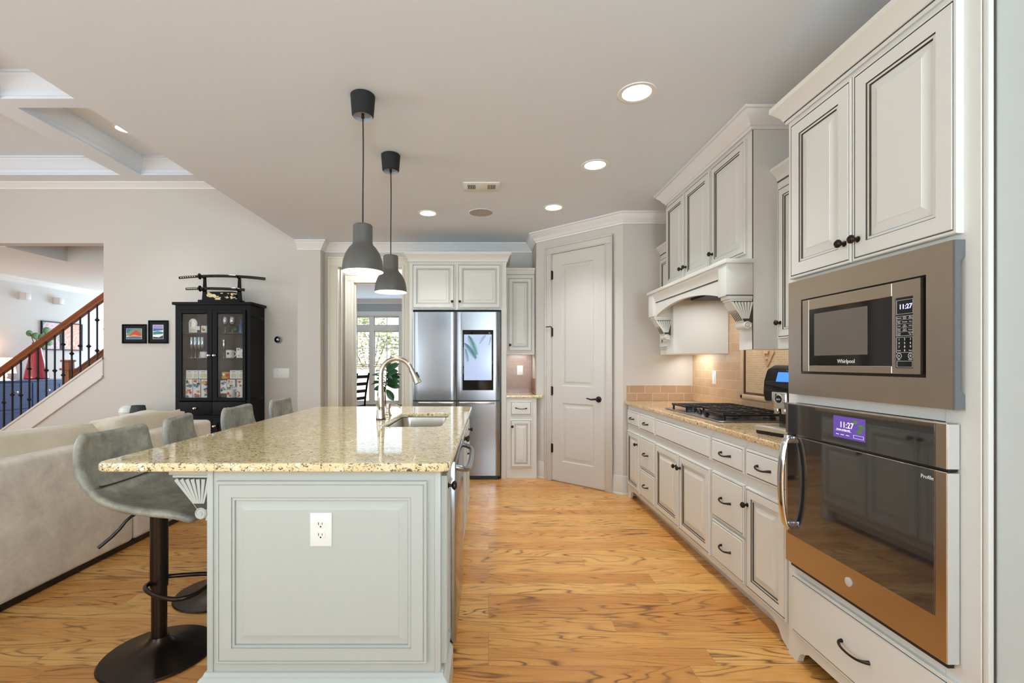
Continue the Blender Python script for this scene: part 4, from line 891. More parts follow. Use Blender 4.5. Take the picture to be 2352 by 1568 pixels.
b = MB(); b.lathe([(0, 0), (0.024, 0), (0.024, 0.006), (0.017, 0.012), (0.017, 0.022), (0.013, 0.026), (0.013, 0.05), (0.018, 0.054), (0.018, 0.082), (0.012, 0.086), (0, 0.086)], Matrix.Translation((-0.688, 3.24, 0.92)), 20); b.build('body', 'nickel', sd)
b = MB(); b.tube([(-0.688, 3.24, 0.985), (-0.65, 3.24, 0.994), (-0.62, 3.24, 0.99), (-0.600, 3.24, 0.975)], 0.006, 8, smooth=2); b.build('spout', 'nickel', sd)
plate('power_outlet', 'white double power outlet on the gray island end panel', 'outlet', FY(-0.611, IY0-0.018, 0.674), 0.079, 0.122, 'outlet')
# dishwasher
dw = thing('dishwasher', 'stainless steel dishwasher with bowed bar handle in the island side', 'dishwasher', (-0.4, 2.26, 0.10))
b = MB(); b.box(-0.60, IX1-0.005, 1.958, 2.562, 0.10, 0.865); b.build('tub', 'black', dw)
b = MB(); b.box(IX1-0.005, -0.136, 1.962, 2.558, 0.115, 0.872, 0.006); ddr = b.build('door', 'steel', dw)
b = MB(); b.tube([(-0.14, 1.985, 0.845), (-0.105, 1.99, 0.835), (-0.085, 2.03, 0.825), (-0.082, 2.26, 0.822), (-0.085, 2.49, 0.825), (-0.105, 2.53, 0.835), (-0.14, 2.535, 0.845)], 0.012, 10, smooth=2); b.build('handle', 'steel', ddr)
b = MB(); b.box(IX1-0.05, IX1-0.03, 1.962, 2.558, 0.0, 0.10); b.build('kick_plate', 'black', dw)
# bar stools
def make_stool():
    root = thing('bar_stool', 'x', 'bar stool', (0, 0, 0), 'gray leather swivel stools along the island')
    prof = [(-0.212, 0.985, 0.165), (-0.212, 0.965, 0.192), (-0.208, 0.90, 0.205), (-0.200, 0.83, 0.212), (-0.178, 0.765, 0.217), (-0.130, 0.715, 0.218), (-0.06, 0.692, 0.216), (0.03, 0.684, 0.212), (0.12, 0.686, 0.206), (0.19, 0.684, 0.198), (0.24, 0.668, 0.188), (0.262, 0.648, 0.172)]
    t = bmesh.new(); rows = []; nv = 11
    for i, (x, z, w) in enumerate(prof):
        k = i/(len(prof)-1); row = []
        for j in range(nv):
            v = -1+2*j/(nv-1); a = abs(v)**2.4
            row.append(t.verts.new((x+a*(0.045*max(0, 1-k*1.8)+0.05*math.exp(-((k-0.42)/0.16)**2)), v*w, z+a*0.045*math.exp(-((k-0.5)/0.2)**2))))
        rows.append(row)
    for a, c in zip(rows, rows[1:]):
        for j in range(nv-1): t.faces.new((a[j], a[j+1], c[j+1], c[j]))
    bmesh.ops.recalc_face_normals(t, faces=t.faces[:])
    if sum(f.normal.z for f in t.faces) > 0: bmesh.ops.reverse_faces(t, faces=t.faces[:])
    b = MB(); b.add(t); s = b.build('seat', 'leather', root)
    m = s.modifiers.new('thickness', 'SOLIDIFY'); m.thickness = 0.034; m.offset = 1
    m = s.modifiers.new('smooth', 'SUBSURF'); m.levels = 2; m.render_levels = 2
    b = MB()
    for (x, z, w) in ((-0.172, 0.762, 0.20), ):
        b.tube([(x+0.006+(0.045*0.4+0.045)*abs(v)**2.4, v*w, z+0.03*abs(v)**2.4) for v in [-0.95+1.9*j/12 for j in range(13)]], 0.003, 6)
    b.build('seam', 'glaze', s)
    b = MB(); b.lathe([(0, 0.0), (0.215, 0.0), (0.221, 0.006), (0.215, 0.012), (0.16, 0.022), (0.10, 0.036), (0.06, 0.052), (0.04, 0.072), (0.036, 0.085), (0, 0.085)], None, 48); b.build('base', 'stoolmetal', root)
    b = MB(); b.cyl((0, 0, 0.08), (0, 0, 0.34), 0.030, n=24); b.cyl((0, 0, 0.30), (0, 0, 0.665), 0.0345, n=24); b.lathe([(0, 0.635), (0.075, 0.635), (0.10, 0.652), (0, 0.652)], None, 24); b.build('column', 'stoolmetal', root)
    b = MB(); b.tube([(-0.040, 0, 0.315), (-0.03, -0.055, 0.315), (0.05, -0.10, 0.305), (0.15, -0.125, 0.30), (0.205, -0.09, 0.30), (0.215, 0, 0.30), (0.205, 0.09, 0.30), (0.15, 0.125, 0.30), (0.05, 0.10, 0.305), (-0.03, 0.055, 0.315)], 0.0095, 10, closed=True, smooth=2); b.build('footrest', 'stoolmetal', root)
    b = MB(); b.tube([(-0.05, -0.05, 0.64), (-0.075, -0.08, 0.625), (-0.10, -0.11, 0.575), (-0.145, -0.15, 0.525)], [0.006, 0.006, 0.0075, 0.007], 8, smooth=1); b.build('lever', 'black', root)
    return root
st0 = make_stool()
for i, (x, y, a, lb) in enumerate(((-1.45, 2.08, 0, 'distressed gray leather bar stool at the near corner of the island'), (-1.50, 2.63, 16, 'gray leather bar stool turned away, second from the near island corner'), (-1.50, 3.20, 2, 'gray leather bar stool in front of the black display cabinet'), (-1.50, 3.86, 2, 'gray leather bar stool at the far corner, below the wall thermostat'))):
    o = st0 if i == 0 else copy_tree(st0); o['label'] = lb; o.location = (x, y, 0); o.rotation_euler = (0, 0, R(a))
# pendants
def make_pendant():
    root = thing('pendant_lamp', 'x', 'pendant lamp', (0, 0, 0), 'dark gray pendants over the island')
    b = MB(); b.lathe([(0.052, -0.118), (0.058, -0.11), (0.066, -0.004), (0.062, 0), (0, 0)], None, 28); b.lathe([(0.052, -0.118), (0.049, -0.112), (0.045, -0.10), (0, -0.10)], None, 28, mi=1); b.build('canopy', ['cord', 'grayrim'], root)
    b = MB(); b.cyl((0, 0, -0.098), (0, 0, -0.125), 0.008, n=10); b.tube([(0, 0, -0.10), (0.003, 0, -0.3), (0.0, 0.002, -0.5), (0, 0, -0.71)], 0.0035, 8, smooth=1); b.build('cord', 'cord', root)
    out = [(0, -0.706), (0.047, -0.706), (0.051, -0.711), (0.052, -0.722), (0.052, -0.80), (0.056, -0.815), (0.074, -0.835), (0.092, -0.865), (0.104, -0.90), (0.109, -0.935), (0.111, -0.958), (0.111, -0.962)]
    inn = [(0.109, -0.962), (0.107, -0.935), (0.102, -0.90), (0.090, -0.866), (0.072, -0.838), (0.053, -0.816), (0.050, -0.80), (0.05, -0.725), (0, -0.725)]
    b = MB(); b.lathe(out+[inn[0]], None, 48); b.lathe(inn, None, 48, mi=1); sh = b.build('shade', ['pend', 'pendin'], root)
    b = MB(); b.sphere((0, 0, -0.895), 0.032); b.cyl((0, 0, -0.726), (0, 0, -0.87), 0.018, 0.020, 14); b.build('bulb', 'bulb', sh)
    return root
p0 = make_pendant()
for i, (y, lb) in enumerate(((2.575, 'larger-looking dark gray dome pendant nearer the front of the island'), (3.31, 'dark gray dome pendant hanging further back, nearer the faucet'))):
    o = p0 if i == 0 else copy_tree(p0); o['label'] = lb; o.location = (-0.685, y, 2.7395)
    lamp('pendant_light', 'POINT', (-0.685, y, 1.835), 24, WARM, 0.03)
# ceiling fittings
def make_can():
    root = thing('recessed_light', 'x', 'ceiling light', (0, 0, 0), 'recessed ceiling downlights')
    b = MB(); b.lathe([(0.074, -0.001), (0.078, -0.004), (0.098, -0.004), (0.100, 0.0)], None, 40); b.lathe([(0.074, -0.001), (0.066, -0.0008), (0.066, -0.0004)], None, 40); b.build('trim_ring', 'white', root)
    b = MB(); b.lathe([(0, -0.0025), (0.074, -0.0025), (0.074, 0.0)], None, 40); b.build('lens', 'lens', root)
    return root
c0 = make_can()
for i, (x, y, z, lb) in enumerate(((0.80, 2.55, 2.74, 'lit round ceiling downlight in front of the hood cabinet crown'), (0.785, 3.48, 2.74, 'lit round ceiling downlight, middle of the row along the range'), (0.61, 4.43, 2.74, 'lit round ceiling downlight in front of the pantry door'), (-0.59, 4.60, 2.74, 'lit round ceiling downlight in front of the fridge cabinet'), (-3.70, 4.80, 3.66, 'lit downlight in the coffered ceiling, cut off by the soffit edge'))):
    o = c0 if i == 0 else copy_tree(c0); o['label'] = lb; o.location = (x, y, z)
    lamp('downlight', 'SPOT', (x, y, z-0.03), 38, WARM, 0.06, look=(0, 0, -1), blend=0.9, cone=106)
sp = thing('ceiling_speaker', 'round flush in-ceiling speaker with gray-beige grille', 'speaker', (-0.072, 4.58, 2.74))
b = MB(); b.lathe([(0.112, 0), (0.114, -0.004), (0.120, -0.004), (0.121, 0)], Matrix.Translation((-0.072, 4.58, 2.74)), 40); b.build('trim_ring', 'ceil', sp)
b = MB(); b.lathe([(0, -0.003), (0.113, -0.003), (0.113, 0)], Matrix.Translation((-0.072, 4.58, 2.74)), 40); b.build('grille', 'grille', sp)
vt = thing('air_vent', 'white rectangular ceiling air register with dark slots', 'vent', (-0.057, 3.89, 2.74))
b = MB(); b.box(-0.205, 0.091, 3.80, 3.98, 2.731, 2.7395, 0.003); b.build('frame', 'white', vt)
b = MB()
for sx in (-1, 1):
    for i in range(5): x = -0.057+sx*(0.055+0.0135*i); b.box(x-0.0035, x+0.0035, 3.845, 3.935, 2.7295, 2.732)
b.build('slots', 'slot', vt)
# ================================================================ FRIDGE WALL
fc = thing('fridge_cabinet', 'cream cabinet surround with crown and two doors above refrigerator', 'cabinet', (-0.34, 5.5, 0))
b = MB(); b.box(-0.838, 0.142, 5.241, 5.785, 1.872, 2.42); b.box(-0.877, -0.838, 5.24, 5.785, 0, 2.42, 0.001, 1); b.box(0.142, 0.197, 5.24, 5.785, 0, 2.42, 0.001, 1); b.build('body', 'cab', fc)
b = MB(); pr = [(0, 2.385), (0.006, 2.385), (0.008, 2.40), (0.014, 2.402), (0.018, 2.425), (0.034, 2.46), (0.055, 2.478), (0.055, 2.50), (0, 2.50)]
b.sweep([(-0.877, 5.785), (-0.877, 5.24), (0.197, 5.24), (0.197, 5.785)], pr); b.sweep([(-0.877, 5.785), (-0.877, 5.24), (0.197, 5.24), (0.197, 5.785)], [(0, 2.3985), (0.0105, 2.3985), (0.0105, 2.4015), (0, 2.4015)], mi=1); b.box(-0.877, 0.197, 5.24, 5.785, 2.42, 2.498); b.build('crown', ['cab', 'glaze'], fc, ang=25)
panel_door(fc, 'door', FY(-0.848, 5.24, 1.885), 0.474, 0.492, f=0.05, kn=(0.448, 0.075)); panel_door(fc, 'door', FY(-0.342, 5.24, 1.885), 0.482, 0.492, f=0.05, kn=(0.026, 0.075))
fr = thing('refrigerator', 'four-door stainless steel refrigerator with a screen in the right door', 'refrigerator', (-0.35, 5.45, 0))
FX0, FX1, FM, FY_ = -0.828, 0.126, -0.352, 5.185
b = MB(); b.box(FX0+0.004, FX1-0.004, 5.235, 5.76, 0.02, 1.855); b.box(FX0+0.02, FX1-0.02, 5.21, 5.24, 0.0, 0.05); b.box(FX0+0.004, FX1+0.012, 5.236, 5.25, 0.02, 1.85); b.build('case', 'black', fr)
def fdoor(x0, x1, z0, z1, nm='door'):
    b = MB(); n = 16; w = x1-x0; pr = []
    for i in range(n+1):
        u = i/n; e = min(u, 1-u)*w; pr.append((x0+w*u, FY_-0.008-0.002*(1-(2*u-1)**2)+ (0.012*(1-min(1, e/0.02))**2)))
    b.prism(pr+[(x1, 5.232), (x0, 5.232)], z0, z1, 'XY'); return b.build(nm, 'steel', fr, ang=25)
d1 = fdoor(FX0, FM-0.004, 0.875, 1.842); d2 = fdoor(FM+0.004, FX1, 0.875, 1.842); d3 = fdoor(FX0, FM-0.004, 0.048, 0.862, 'lower_door'); d4 = fdoor(FM+0.004, FX1, 0.048, 0.862, 'lower_door')
for d_, x0, x1 in ((d3, FX0+0.06, FM-0.03), (d4, FM+0.03, FX1-0.06)):
    b = MB(); b.box(x0, x1, FY_-0.0115, FY_-0.004, 0.832, 0.858, 0.002); b.build('grip_recess', 'nickel', d_)
b = MB(); b.box(-0.285, 0.054, FY_-0.014, FY_-0.005, 0.985, 1.645, 0.003); bz = b.build('display_bezel', 'blackgloss', d2)
k = N('tablet_picture'); v = k.coord(); sp_n = k.n('ShaderNodeSeparateXYZ', i_0=v)
M['tablet'] = mat('lit_pale_display', (60, 66, 80), 0.15, emit=(200, 216, 250), estr=0.55, mott=(3, 0.04))
b = MB(); b.box(-0.268, 0.035, FY_-0.0150, FY_-0.0138, 1.095, 1.595); dp = b.build('display', 'tablet', bz)
b = MB(); rp = random.Random(5)
def frond(x, z, ang, L, n=22):
    d = Vector((math.cos(ang), 0, math.sin(ang)))
    for i in range(n):
        s = i/n; c = Vector((x, 0, z))+d*L*s+Vector((0, 0, -0.05*s*s))
        for sg in (-1, 1):
            a = ang+sg*(0.75-0.25*s); l = L*0.36*(0.35+math.sin(math.pi*(0.15+0.8*s)))
            e = c+Vector((math.cos(a), 0, math.sin(a)-0.35))*l*0.75; q = Vector((0.0028, 0, 0.0028))
            pts = [(p.x, p.z) for p in (c-q, e, c+q)]
            if all(-0.267 < p[0] < 0.034 and 1.097 < p[1] < 1.594 for p in pts): b.prism(pts, FY_-0.0156, FY_-0.0149, 'XZ')
M['frond'] = mat('lit_palm_picture', (60, 110, 104), 0.2, emit=(64, 112, 120), estr=0.35, mott=(30, 0.4))
for a_ in ((-0.23, 1.60, -1.05, 0.20), (-0.262, 1.50, -0.75, 0.17), (-0.02, 1.60, -2.5, 0.10, 12), (-0.268, 1.46, -1.2, 0.12, 12), (0.03, 1.60, -1.9, 0.08, 10)):
    b = MB(); frond(*a_); b.build('palm_picture', 'frond', dp)
# little hutch at the right of the fridge
hb = thing('base_cabinet', 'small cream base cabinet right of refrigerator, drawer over a door', 'cabinet', (0.37, 5.5, 0))
b = MB(); b.box(0.199, 0.535, 5.26, 5.785, 0.0, 0.893, 0.001, 1); b.build('body', 'cab', hb)
drawer_front(hb, FY(0.243, 5.26, 0.70), 0.237, 0.162, L=0.12); panel_door(hb, 'door', FY(0.243, 5.26, 0.12), 0.237, 0.535, f=0.045, kn=(0.02, 0.46))
b = MB(); b.slab([(0.199, 5.235), (0.60, 5.235), (0.60, 5.25), (0.526, 5.33), (0.526, 5.776), (0.199, 5.776)], [], 0.895, 0.925, 0.005); tag(b.build('nook_countertop', 'granite'), 'small granite counter in the nook between refrigerator and pantry wall', 'countertop')
hw = thing('wall_cabinet', 'narrow cream wall cabinet above the brown tiled nook beside refrigerator', 'cabinet', (0.37, 5.6, 1.38))
b = MB(); b.box(0.199, 0.535, 5.47, 5.785, 1.38, 2.33, 0.001, 1); b.build('body', 'cab', hw)
b = MB(); b.sweep([(0.199, 5.47), (0.535, 5.47)], [(0, 2.29), (0.01, 2.29), (0.012, 2.305), (0.02, 2.32), (0.03, 2.35), (0.04, 2.358), (0.04, 2.375), (0, 2.375)]); b.sweep([(0.199, 5.47), (0.535, 5.47)], [(0, 2.301), (0.0135, 2.301), (0.0135, 2.305), (0, 2.305)], mi=1); b.build('crown', ['cab', 'glaze'], hw)
panel_door(hw, 'door', FY(0.225, 5.47, 1.415), 0.282, 0.855, f=0.05, kn=(0.024, 0.075))
plate('wall_outlet', 'white outlet on the brown tile above the nook counter', 'outlet', FY(0.385, 5.778, 1.195), 0.072, 0.116, 'outlet')
# ================================================================ FAMILY ROOM
so = thing('sofa', 'long beige microsuede sectional sofa seen from behind, past the stools', 'sofa', (-3.0, 2.6, 0))
def rbox(b, *q, r=0.05, seg=4, mi=0): b.box(*q, r, seg, mi)
for nm, y0, y1 in (('back_frame', 0.6, 3.325), ('back_frame', 3.332, 4.26)):
    b = MB(); rbox(b, -2.665, -2.49, y0, y1, 0.035, 0.775, r=0.035); b.build(nm, 'suede', so, ang=60)
b = MB(); rbox(b, -3.45, -2.64, 0.6, 4.06, 0.06, 0.44, r=0.05); b.build('seat', 'suede', so, ang=60)
b = MB(); rbox(b, -3.45, -2.52, 4.05, 4.26, 0.04, 0.765, r=0.05); b.build('arm', 'suede', so, ang=60)
for c, sz, sd, rot in (((-2.735, 2.27, 0.65), (0.16, 1.10, 0.25), 1.0, -7), ((-2.735, 3.73, 0.65), (0.155, 0.43, 0.25), 5.0, -7), ((-2.735, 0.9, 0.65), (0.16, 0.26, 0.25), 9.0, -7)):
    b = MB(); b.pillow((0, 0, 0), sz, 0.36, 26, 0.012, sd, Mx=Matrix.Translation(c) @ Matrix.Rotation(R(rot), 4, 'Y')); b.build('back_cushion', 'cushion', so, ang=70)
for y0, y1 in ((0.62, 2.3), (2.31, 4.04)):
    b = MB(); rbox(b, -3.47, -2.95, y0, y1, 0.43, 0.55, r=0.05); b.build('seat_cushion', 'cushion', so, ang=60)
b = MB()
for y in (0.7, 2.2, 3.25, 3.4, 4.18):
    for x in (-2.56, -3.38): b.box(x-0.03, x+0.03, y-0.03, y+0.03, 0, 0.065)
b.build('feet', 'blackwood', so)
b = MB(); b.box(-2.65, -2.508, 0.65, 4.24, 0.004, 0.037); b.build('gap_shade_strip', 'black', so)  # black strip put in as the shade below the back frame
# side table, lamp and globe behind the sofa
tb = thing('side_table', 'small dark side table behind the sofa holding a little lamp', 'side table', (-3.98, 5.3, 0))
b = MB(); b.box(-4.25, -3.72, 5.08, 5.52, 0.50, 0.53, 0.004); b.build('table_top', 'blackwood', tb)
for x in (-4.22, -3.75):
    for y in (5.11, 5.49):
        b = MB(); b.box(x-0.02, x+0.02, y-0.02, y+0.02, 0, 0.50); b.build('leg', 'blackwood', tb)
lm = thing('table_lamp', 'little table lamp with charcoal pleated shade peeking over the sofa', 'lamp', (-3.93, 5.3, 0.53))
b = MB(); t = bmesh.new(); n = 64; r0 = [t.verts.new(((0.086+0.003*(i % 2))*math.cos(6.2832*i/n), (0.086+0.003*(i % 2))*math.sin(6.2832*i/n), 0.155)) for i in range(n)]; r1 = [t.verts.new(((0.062+0.002*(i % 2))*math.cos(6.2832*i/n), (0.062+0.002*(i % 2))*math.sin(6.2832*i/n), 0.278)) for i in range(n)]
for i in range(n): t.faces.new((r0[i], r0[(i+1) % n], r1[(i+1) % n], r1[i]))
b.add(t, Matrix.Translation((-3.93, 5.3, 0.53))); b.build('lamp_shade', 'charcoal_shade', lm, smooth=False)
b = MB(); b.lathe([(0, 0), (0.05, 0), (0.045, 0.012), (0.012, 0.03), (0.02, 0.07), (0.01, 0.12), (0.008, 0.23), (0, 0.23)], Matrix.Translation((-3.93, 5.3, 0.53)), 16); b.build('base', 'blackwood', lm)
b = MB(); b.lathe([(0, 0), (0.06, 0), (0.055, 0.012), (0.035, 0.025), (0.04, 0.08), (0.075, 0.14), (0.09, 0.195), (0.075, 0.24), (0.04, 0.265), (0, 0.27)], Matrix.Translation((-4.14, 5.42, 0.53)), 24)
tag(b.build('globe_jar', 'china'), 'rounded white jar next to the small charcoal lamp behind the sofa', 'jar')
# display cabinet
dc = thing('display_cabinet', 'black-brown display cabinet with two glass doors against the beige wall', 'cabinet', (-3.17, 5.6, 0))
X0, X1, YA, YB = -3.60, -2.735, 5.43, 5.77
b = MB(); b.box(X0, X0+0.05, YA, YB, 0, 1.95, 0.002, 1); b.box(X1-0.05, X1, YA, YB, 0, 1.95, 0.002, 1); b.box(X0+0.05, X1-0.05, YB-0.02, YB, 0.1, 1.95, mi=1); b.box(X0+0.05, X1-0.05, YA+0.01, YB-0.02, 0.845, 0.872)
b.box(X0+0.05, X1-0.05, YA+0.01, YB-0.02, 0.10, 0.13); b.box(X0+0.05, X1-0.05, YA, YB-0.02, 1.895, 1.95); b.box(X0+0.05, X1-0.05, YA+0.004, YA+0.03, 0.66, 0.68)
for z0, z1 in ((0.85, 0.88), (1.80, 1.83), (0.12, 0.16)): b.box(X1, X1+0.004, YA+0.03, YB-0.03, z0, z1, 0.001)
b.build('case', ['blackwood', 'blackin'], dc)
b = MB(); b.box(X0-0.025, X1+0.025, YA-0.025, YB+0.002, 1.95, 1.982, 0.004); b.build('top', 'blackwood', dc)
for z in (1.10, 1.342, 1.635):
    b = MB(); b.box(X0+0.05, X1-0.05, YA+0.035, YB-0.022, z-0.009, z); b.build('shelf', 'glass' if z == 1.342 else 'blackin', dc)
XMID = (X0+X1)/2
for x0, x1, kx in ((X0+0.05, XMID-0.002, -0.03), (XMID+0.002, X1-0.05, 0.03)):
    b = MB(); s = 0.056
    sa, sb = (0.034, s) if kx < 0 else (s, 0.034)
    for q in ((x0, x0+sa, 0.852, 1.892), (x1-sb, x1, 0.852, 1.892), (x0+sa, x1-sb, 0.852, 0.852+s*0.6), (x0+sa, x1-sb, 1.892-s*0.7, 1.892)): b.box(q[0], q[1], YA-0.018, YA+0.004, q[2], q[3], 0.002, 1)
    dr = b.build('door', 'blackwood', dc)
    b = MB(); b.box(x0+sa-0.004, x1-sb+0.004, YA-0.008, YA-0.004, 0.89, 1.845); b.build('pane', 'glass', dr)
    knob(dr, (XMID+kx, YA-0.018, 1.37), (0, -1, 0), 0.014, 'chrome')
    b = MB(); b.box(x0, x1, YA-0.018, YA, 0.685, 0.838, 0.002); dd = b.build('drawer', 'blackwood', dc); knob(dd, ((x0+x1)/2, YA-0.018, 0.765), (0, -1, 0), 0.014, 'chrome')
    b = MB(); b.rings(x1-x0, 0.52, [(0, 0, 0), (0, 0.018, 0), (0.06, 0.018, 0), (0.062, 0.008, 0), (0.07, 0.008, 0)], FY(x0, YA, 0.14)); ld = b.build('lower_door', 'blackwood', dc); knob(ld, (XMID+kx, YA-0.018, 0.56), (0, -1, 0), 0.014, 'chrome')
# ---- things kept in the display cabinet
SY = YA+0.075
def gx(px): return -3.60+(px-400.6)/(578-400.6)*0.865+0.012
def mug(x, z, label, mats='china', r=0.036, h=0.08, spot=None, y=SY, hs=1):
    t = thing('mug', label, 'mug', (x, y, z), 'mugs in the display cabinet')
    b = MB(); b.lathe([(0, 0.004), (0, 0), (r*0.92, 0), (r, 0.006), (r, h), (r*0.92, h), (r*0.9, 0.008), (0, 0.006)], Matrix.Translation((x, y, z)), 24)
    if spot:
        for dx, dz, s, mi in spot: b.lathe([(0, 0), (s, 0), (0, 0.0015)], axisM((x+dx, y-math.sqrt(max(0, r*r-dx*dx))-0.0002, z+dz), (dx, -r, 0)), 14, mi)
    b.build('cup', [mats, 'printdark', 'printred', 'printamber', 'white'], t)
    b = MB(); b.tube([(x+hs*r*0.95, y, z+h*0.8), (x+hs*(r+0.022), y, z+h*0.78), (x+hs*(r+0.026), y, z+h*0.5), (x+hs*(r+0.018), y, z+h*0.25), (x+hs*r*0.95, y, z+h*0.2)], 0.005, 8, smooth=2); b.build('handle', mats, t); return t
def carton(x, z, w, h, label, seed, d=0.085, y=SY, big=True):
    t = MB(); t.box(x-w/2, x+w/2, y-d/2, y+d/2, z, z+h, 0.0015, 1); r = random.Random(seed); yf = y-d/2
    for i in range(7 if big else 3):
        cx, cz = x+r.uniform(-0.32, 0.32)*w, z+h*r.uniform(0.15, 0.85); a = r.uniform(0, 6.3); s = r.uniform(0.16, 0.34)*min(w, h)
        k = r.choice((3, 4, 4, 5)); poly = [(max(x-w*0.46, min(x+w*0.46, cx+s*r.uniform(0.6, 1.5)*math.cos(a+6.283*j/k))), max(z+h*0.05, min(z+h*0.95, cz+s*r.uniform(0.5, 1.2)*math.sin(a+6.283*j/k)))) for j in range(k)]
        t.prism(poly, yf-0.0008-0.0001*i, yf+0.001, 'XZ', mi=r.randint(1, 6))
    o = t.build('gift_box', ['white', 'printblue', 'printred', 'printamber', 'printteal', 'printdark', 'palecream'], smooth=False)
    tag(o, label, 'box', 'printed boxes in the display cabinet'); return o
z = 0.872
for i, (px, zz, w, h, lb) in enumerate(((426, z, 0.078, 0.118, 'printed white box, bottom row far left behind left glass door'), (426, z+0.119, 0.078, 0.105, 'printed white box, top of far left stack behind left glass door'), (444, z, 0.084, 0.12, 'printed white box, lower one in the middle stack behind left glass door'), (444, z+0.121, 0.084, 0.10, 'printed white box, upper one in the middle stack behind left glass door'), (465, z, 0.095, 0.135, 'printed white box, lower one of the stack next to the centre stile'), (465, z+0.136, 0.095, 0.085, 'printed white box, upper one of the stack next to the centre stile'),
    (508, z+0.06, 0.074, 0.15, 'tall printed white box raised behind the big lettered mug'), (526, z+0.135, 0.09, 0.085, 'printed white box resting above the big lettered mug'), (546, z, 0.058, 0.115, 'narrow printed box, lower one at right of the lettered mug'), (546, z+0.116, 0.058, 0.105, 'narrow printed box, upper one at right of the lettered mug'), (557, z, 0.044, 0.125, 'slimmest printed box, lower one at the right glass edge'), (557, z+0.126, 0.044, 0.098, 'slimmest printed box, upper one at the right glass edge'))):
    carton(gx(px), zz, w, h, lb, 20+i)
bx = MB(); bx.box(gx(508)-0.037, gx(508)+0.037, SY-0.035, SY+0.035, z, z+0.059, 0.003); tag(bx.build('dark_box', 'printdark'), 'dark little box under the tall printed box in the cabinet', 'box')
bx = MB(); bx.box(gx(526)-0.042, gx(526)+0.042, SY+0.015, SY+0.065, z, z+0.134, 0.003); tag(bx.build('white_box', 'white'), 'plain white box behind the big lettered mug in the cabinet', 'box')
mug(gx(525), z, 'big white mug with a red print in front of boxes, bottom shelf', r=0.046, h=0.105, spot=[(-0.01, 0.06, 0.017, 2), (0.01, 0.035, 0.012, 2)], y=SY-0.03)
z = 1.101
for i, (px, w, lb) in enumerate(((427, 0.083, 'white candle box at the left end of the third shelf'), (441, 0.062, 'white candle box second from left on the third shelf'), (460, 0.11, 'wider white candle box third from left on the third shelf'), (532, 0.09, 'white candle box just right of the orange mug'), (551, 0.09, 'white candle box at the right end of the third shelf'))):
    t = MB(); x = gx(px); t.box(x-w/2, x+w/2, SY-0.04, SY+0.04, z, z+0.098, 0.002, 1); t.prism([(x-w*0.3, z+0.012), (x+w*0.3, z+0.012), (x+w*0.34, z+0.05), (x, z+0.066), (x-w*0.34, z+0.05)], SY-0.0408, SY-0.039, 'XZ', mi=1); t.box(x-w*0.25, x+w*0.2, SY-0.0408, SY-0.039, z+0.078, z+0.083, mi=2)
    tag(t.build('candle_box', ['white', 'palecream', 'printdark']), lb, 'box', 'white candle boxes in the display cabinet')
mug(gx(473), z, 'slim white mug at the right of the left door, third shelf', r=0.03, h=0.105)
mug(gx(510), z, 'orange and red decorated mug behind the right glass door', 'printamber', r=0.05, h=0.078, spot=[(0.032, 0.04, 0.02, 2), (-0.005, 0.05, 0.014, 4), (-0.03, 0.04, 0.01, 1)])
z = 1.343
def flute(x, label, y=SY, k=1.0):
    t = thing('glass', label, 'glass', (x, y, z), 'drinking glasses in the display cabinet')
    b = MB(); b.lathe([(0, 0), (0.026*k, 0), (0.026*k, 0.002), (0.004, 0.006), (0.0035, 0.07*k), (0.006, 0.075*k)], Matrix.Translation((x, y, z)), 20); b.build('stem', 'drinkglass', t)
    b = MB(); b.lathe([(0.006, 0.075*k), (0.018, 0.095*k), (0.023, 0.14*k), (0.021, 0.21*k), (0.0195, 0.21*k), (0.021, 0.14*k), (0.016, 0.098*k), (0.004, 0.08*k)], Matrix.Translation((x, y, z)), 20); b.build('bowl', 'drinkglass', t)
for i, px in enumerate((427, 436, 445, 453)): flute(gx(px), 'clear champagne flute, %s of four in a row on the second shelf' % ('leftmost', 'second', 'third', 'rightmost')[i], k=1.15)
mug(gx(460), z, 'white mug with two round dark eyes beside the flutes', r=0.045, h=0.07, spot=[(-0.016, 0.045, 0.013, 4), (-0.016, 0.045, 0.008, 1), (0.016, 0.045, 0.013, 4), (0.016, 0.045, 0.008, 1)], y=SY-0.02)
mug(gx(519), z, 'white mug with a gray emblem behind the right door, second shelf', r=0.045, h=0.09, spot=[(0, 0.05, 0.014, 1)])
flute(gx(504), 'clear tall glass beside the emblem mug, second shelf', k=1.0)
for px, w, h, lb in ((543, 0.045, 0.115, 'tall white box with dark stripe, second shelf right'), (554, 0.06, 0.10, 'short white box at the right edge of the second shelf')): carton(gx(px), z, w, h, lb, int(px), big=False)
z = 1.636
pl = MB(); x = gx(431); arc = [(x-0.048, z), (x+0.048, z), (x+0.05, z+0.11)]+[(x+0.05*math.cos(a), z+0.11+0.055*math.sin(a)) for a in [math.pi*i/10 for i in range(1, 10)]]+[(x-0.05, z+0.11)]
pl.prism(arc, SY-0.01, SY+0.01, 'XZ', b=0.003); pl.box(x-0.036, x+0.036, SY-0.0112, SY-0.009, z+0.012, z+0.042, mi=1); pl.prism([(x-0.03, z+0.07), (x+0.03, z+0.07), (x+0.03, z+0.12), (x, z+0.145), (x-0.03, z+0.12)], SY-0.0112, SY-0.009, 'XZ', mi=2)
tag(pl.build('award_plaque', ['white', 'palecream', 'nickel']), 'arched pale award plaque at left of the top cabinet shelf', 'plaque')
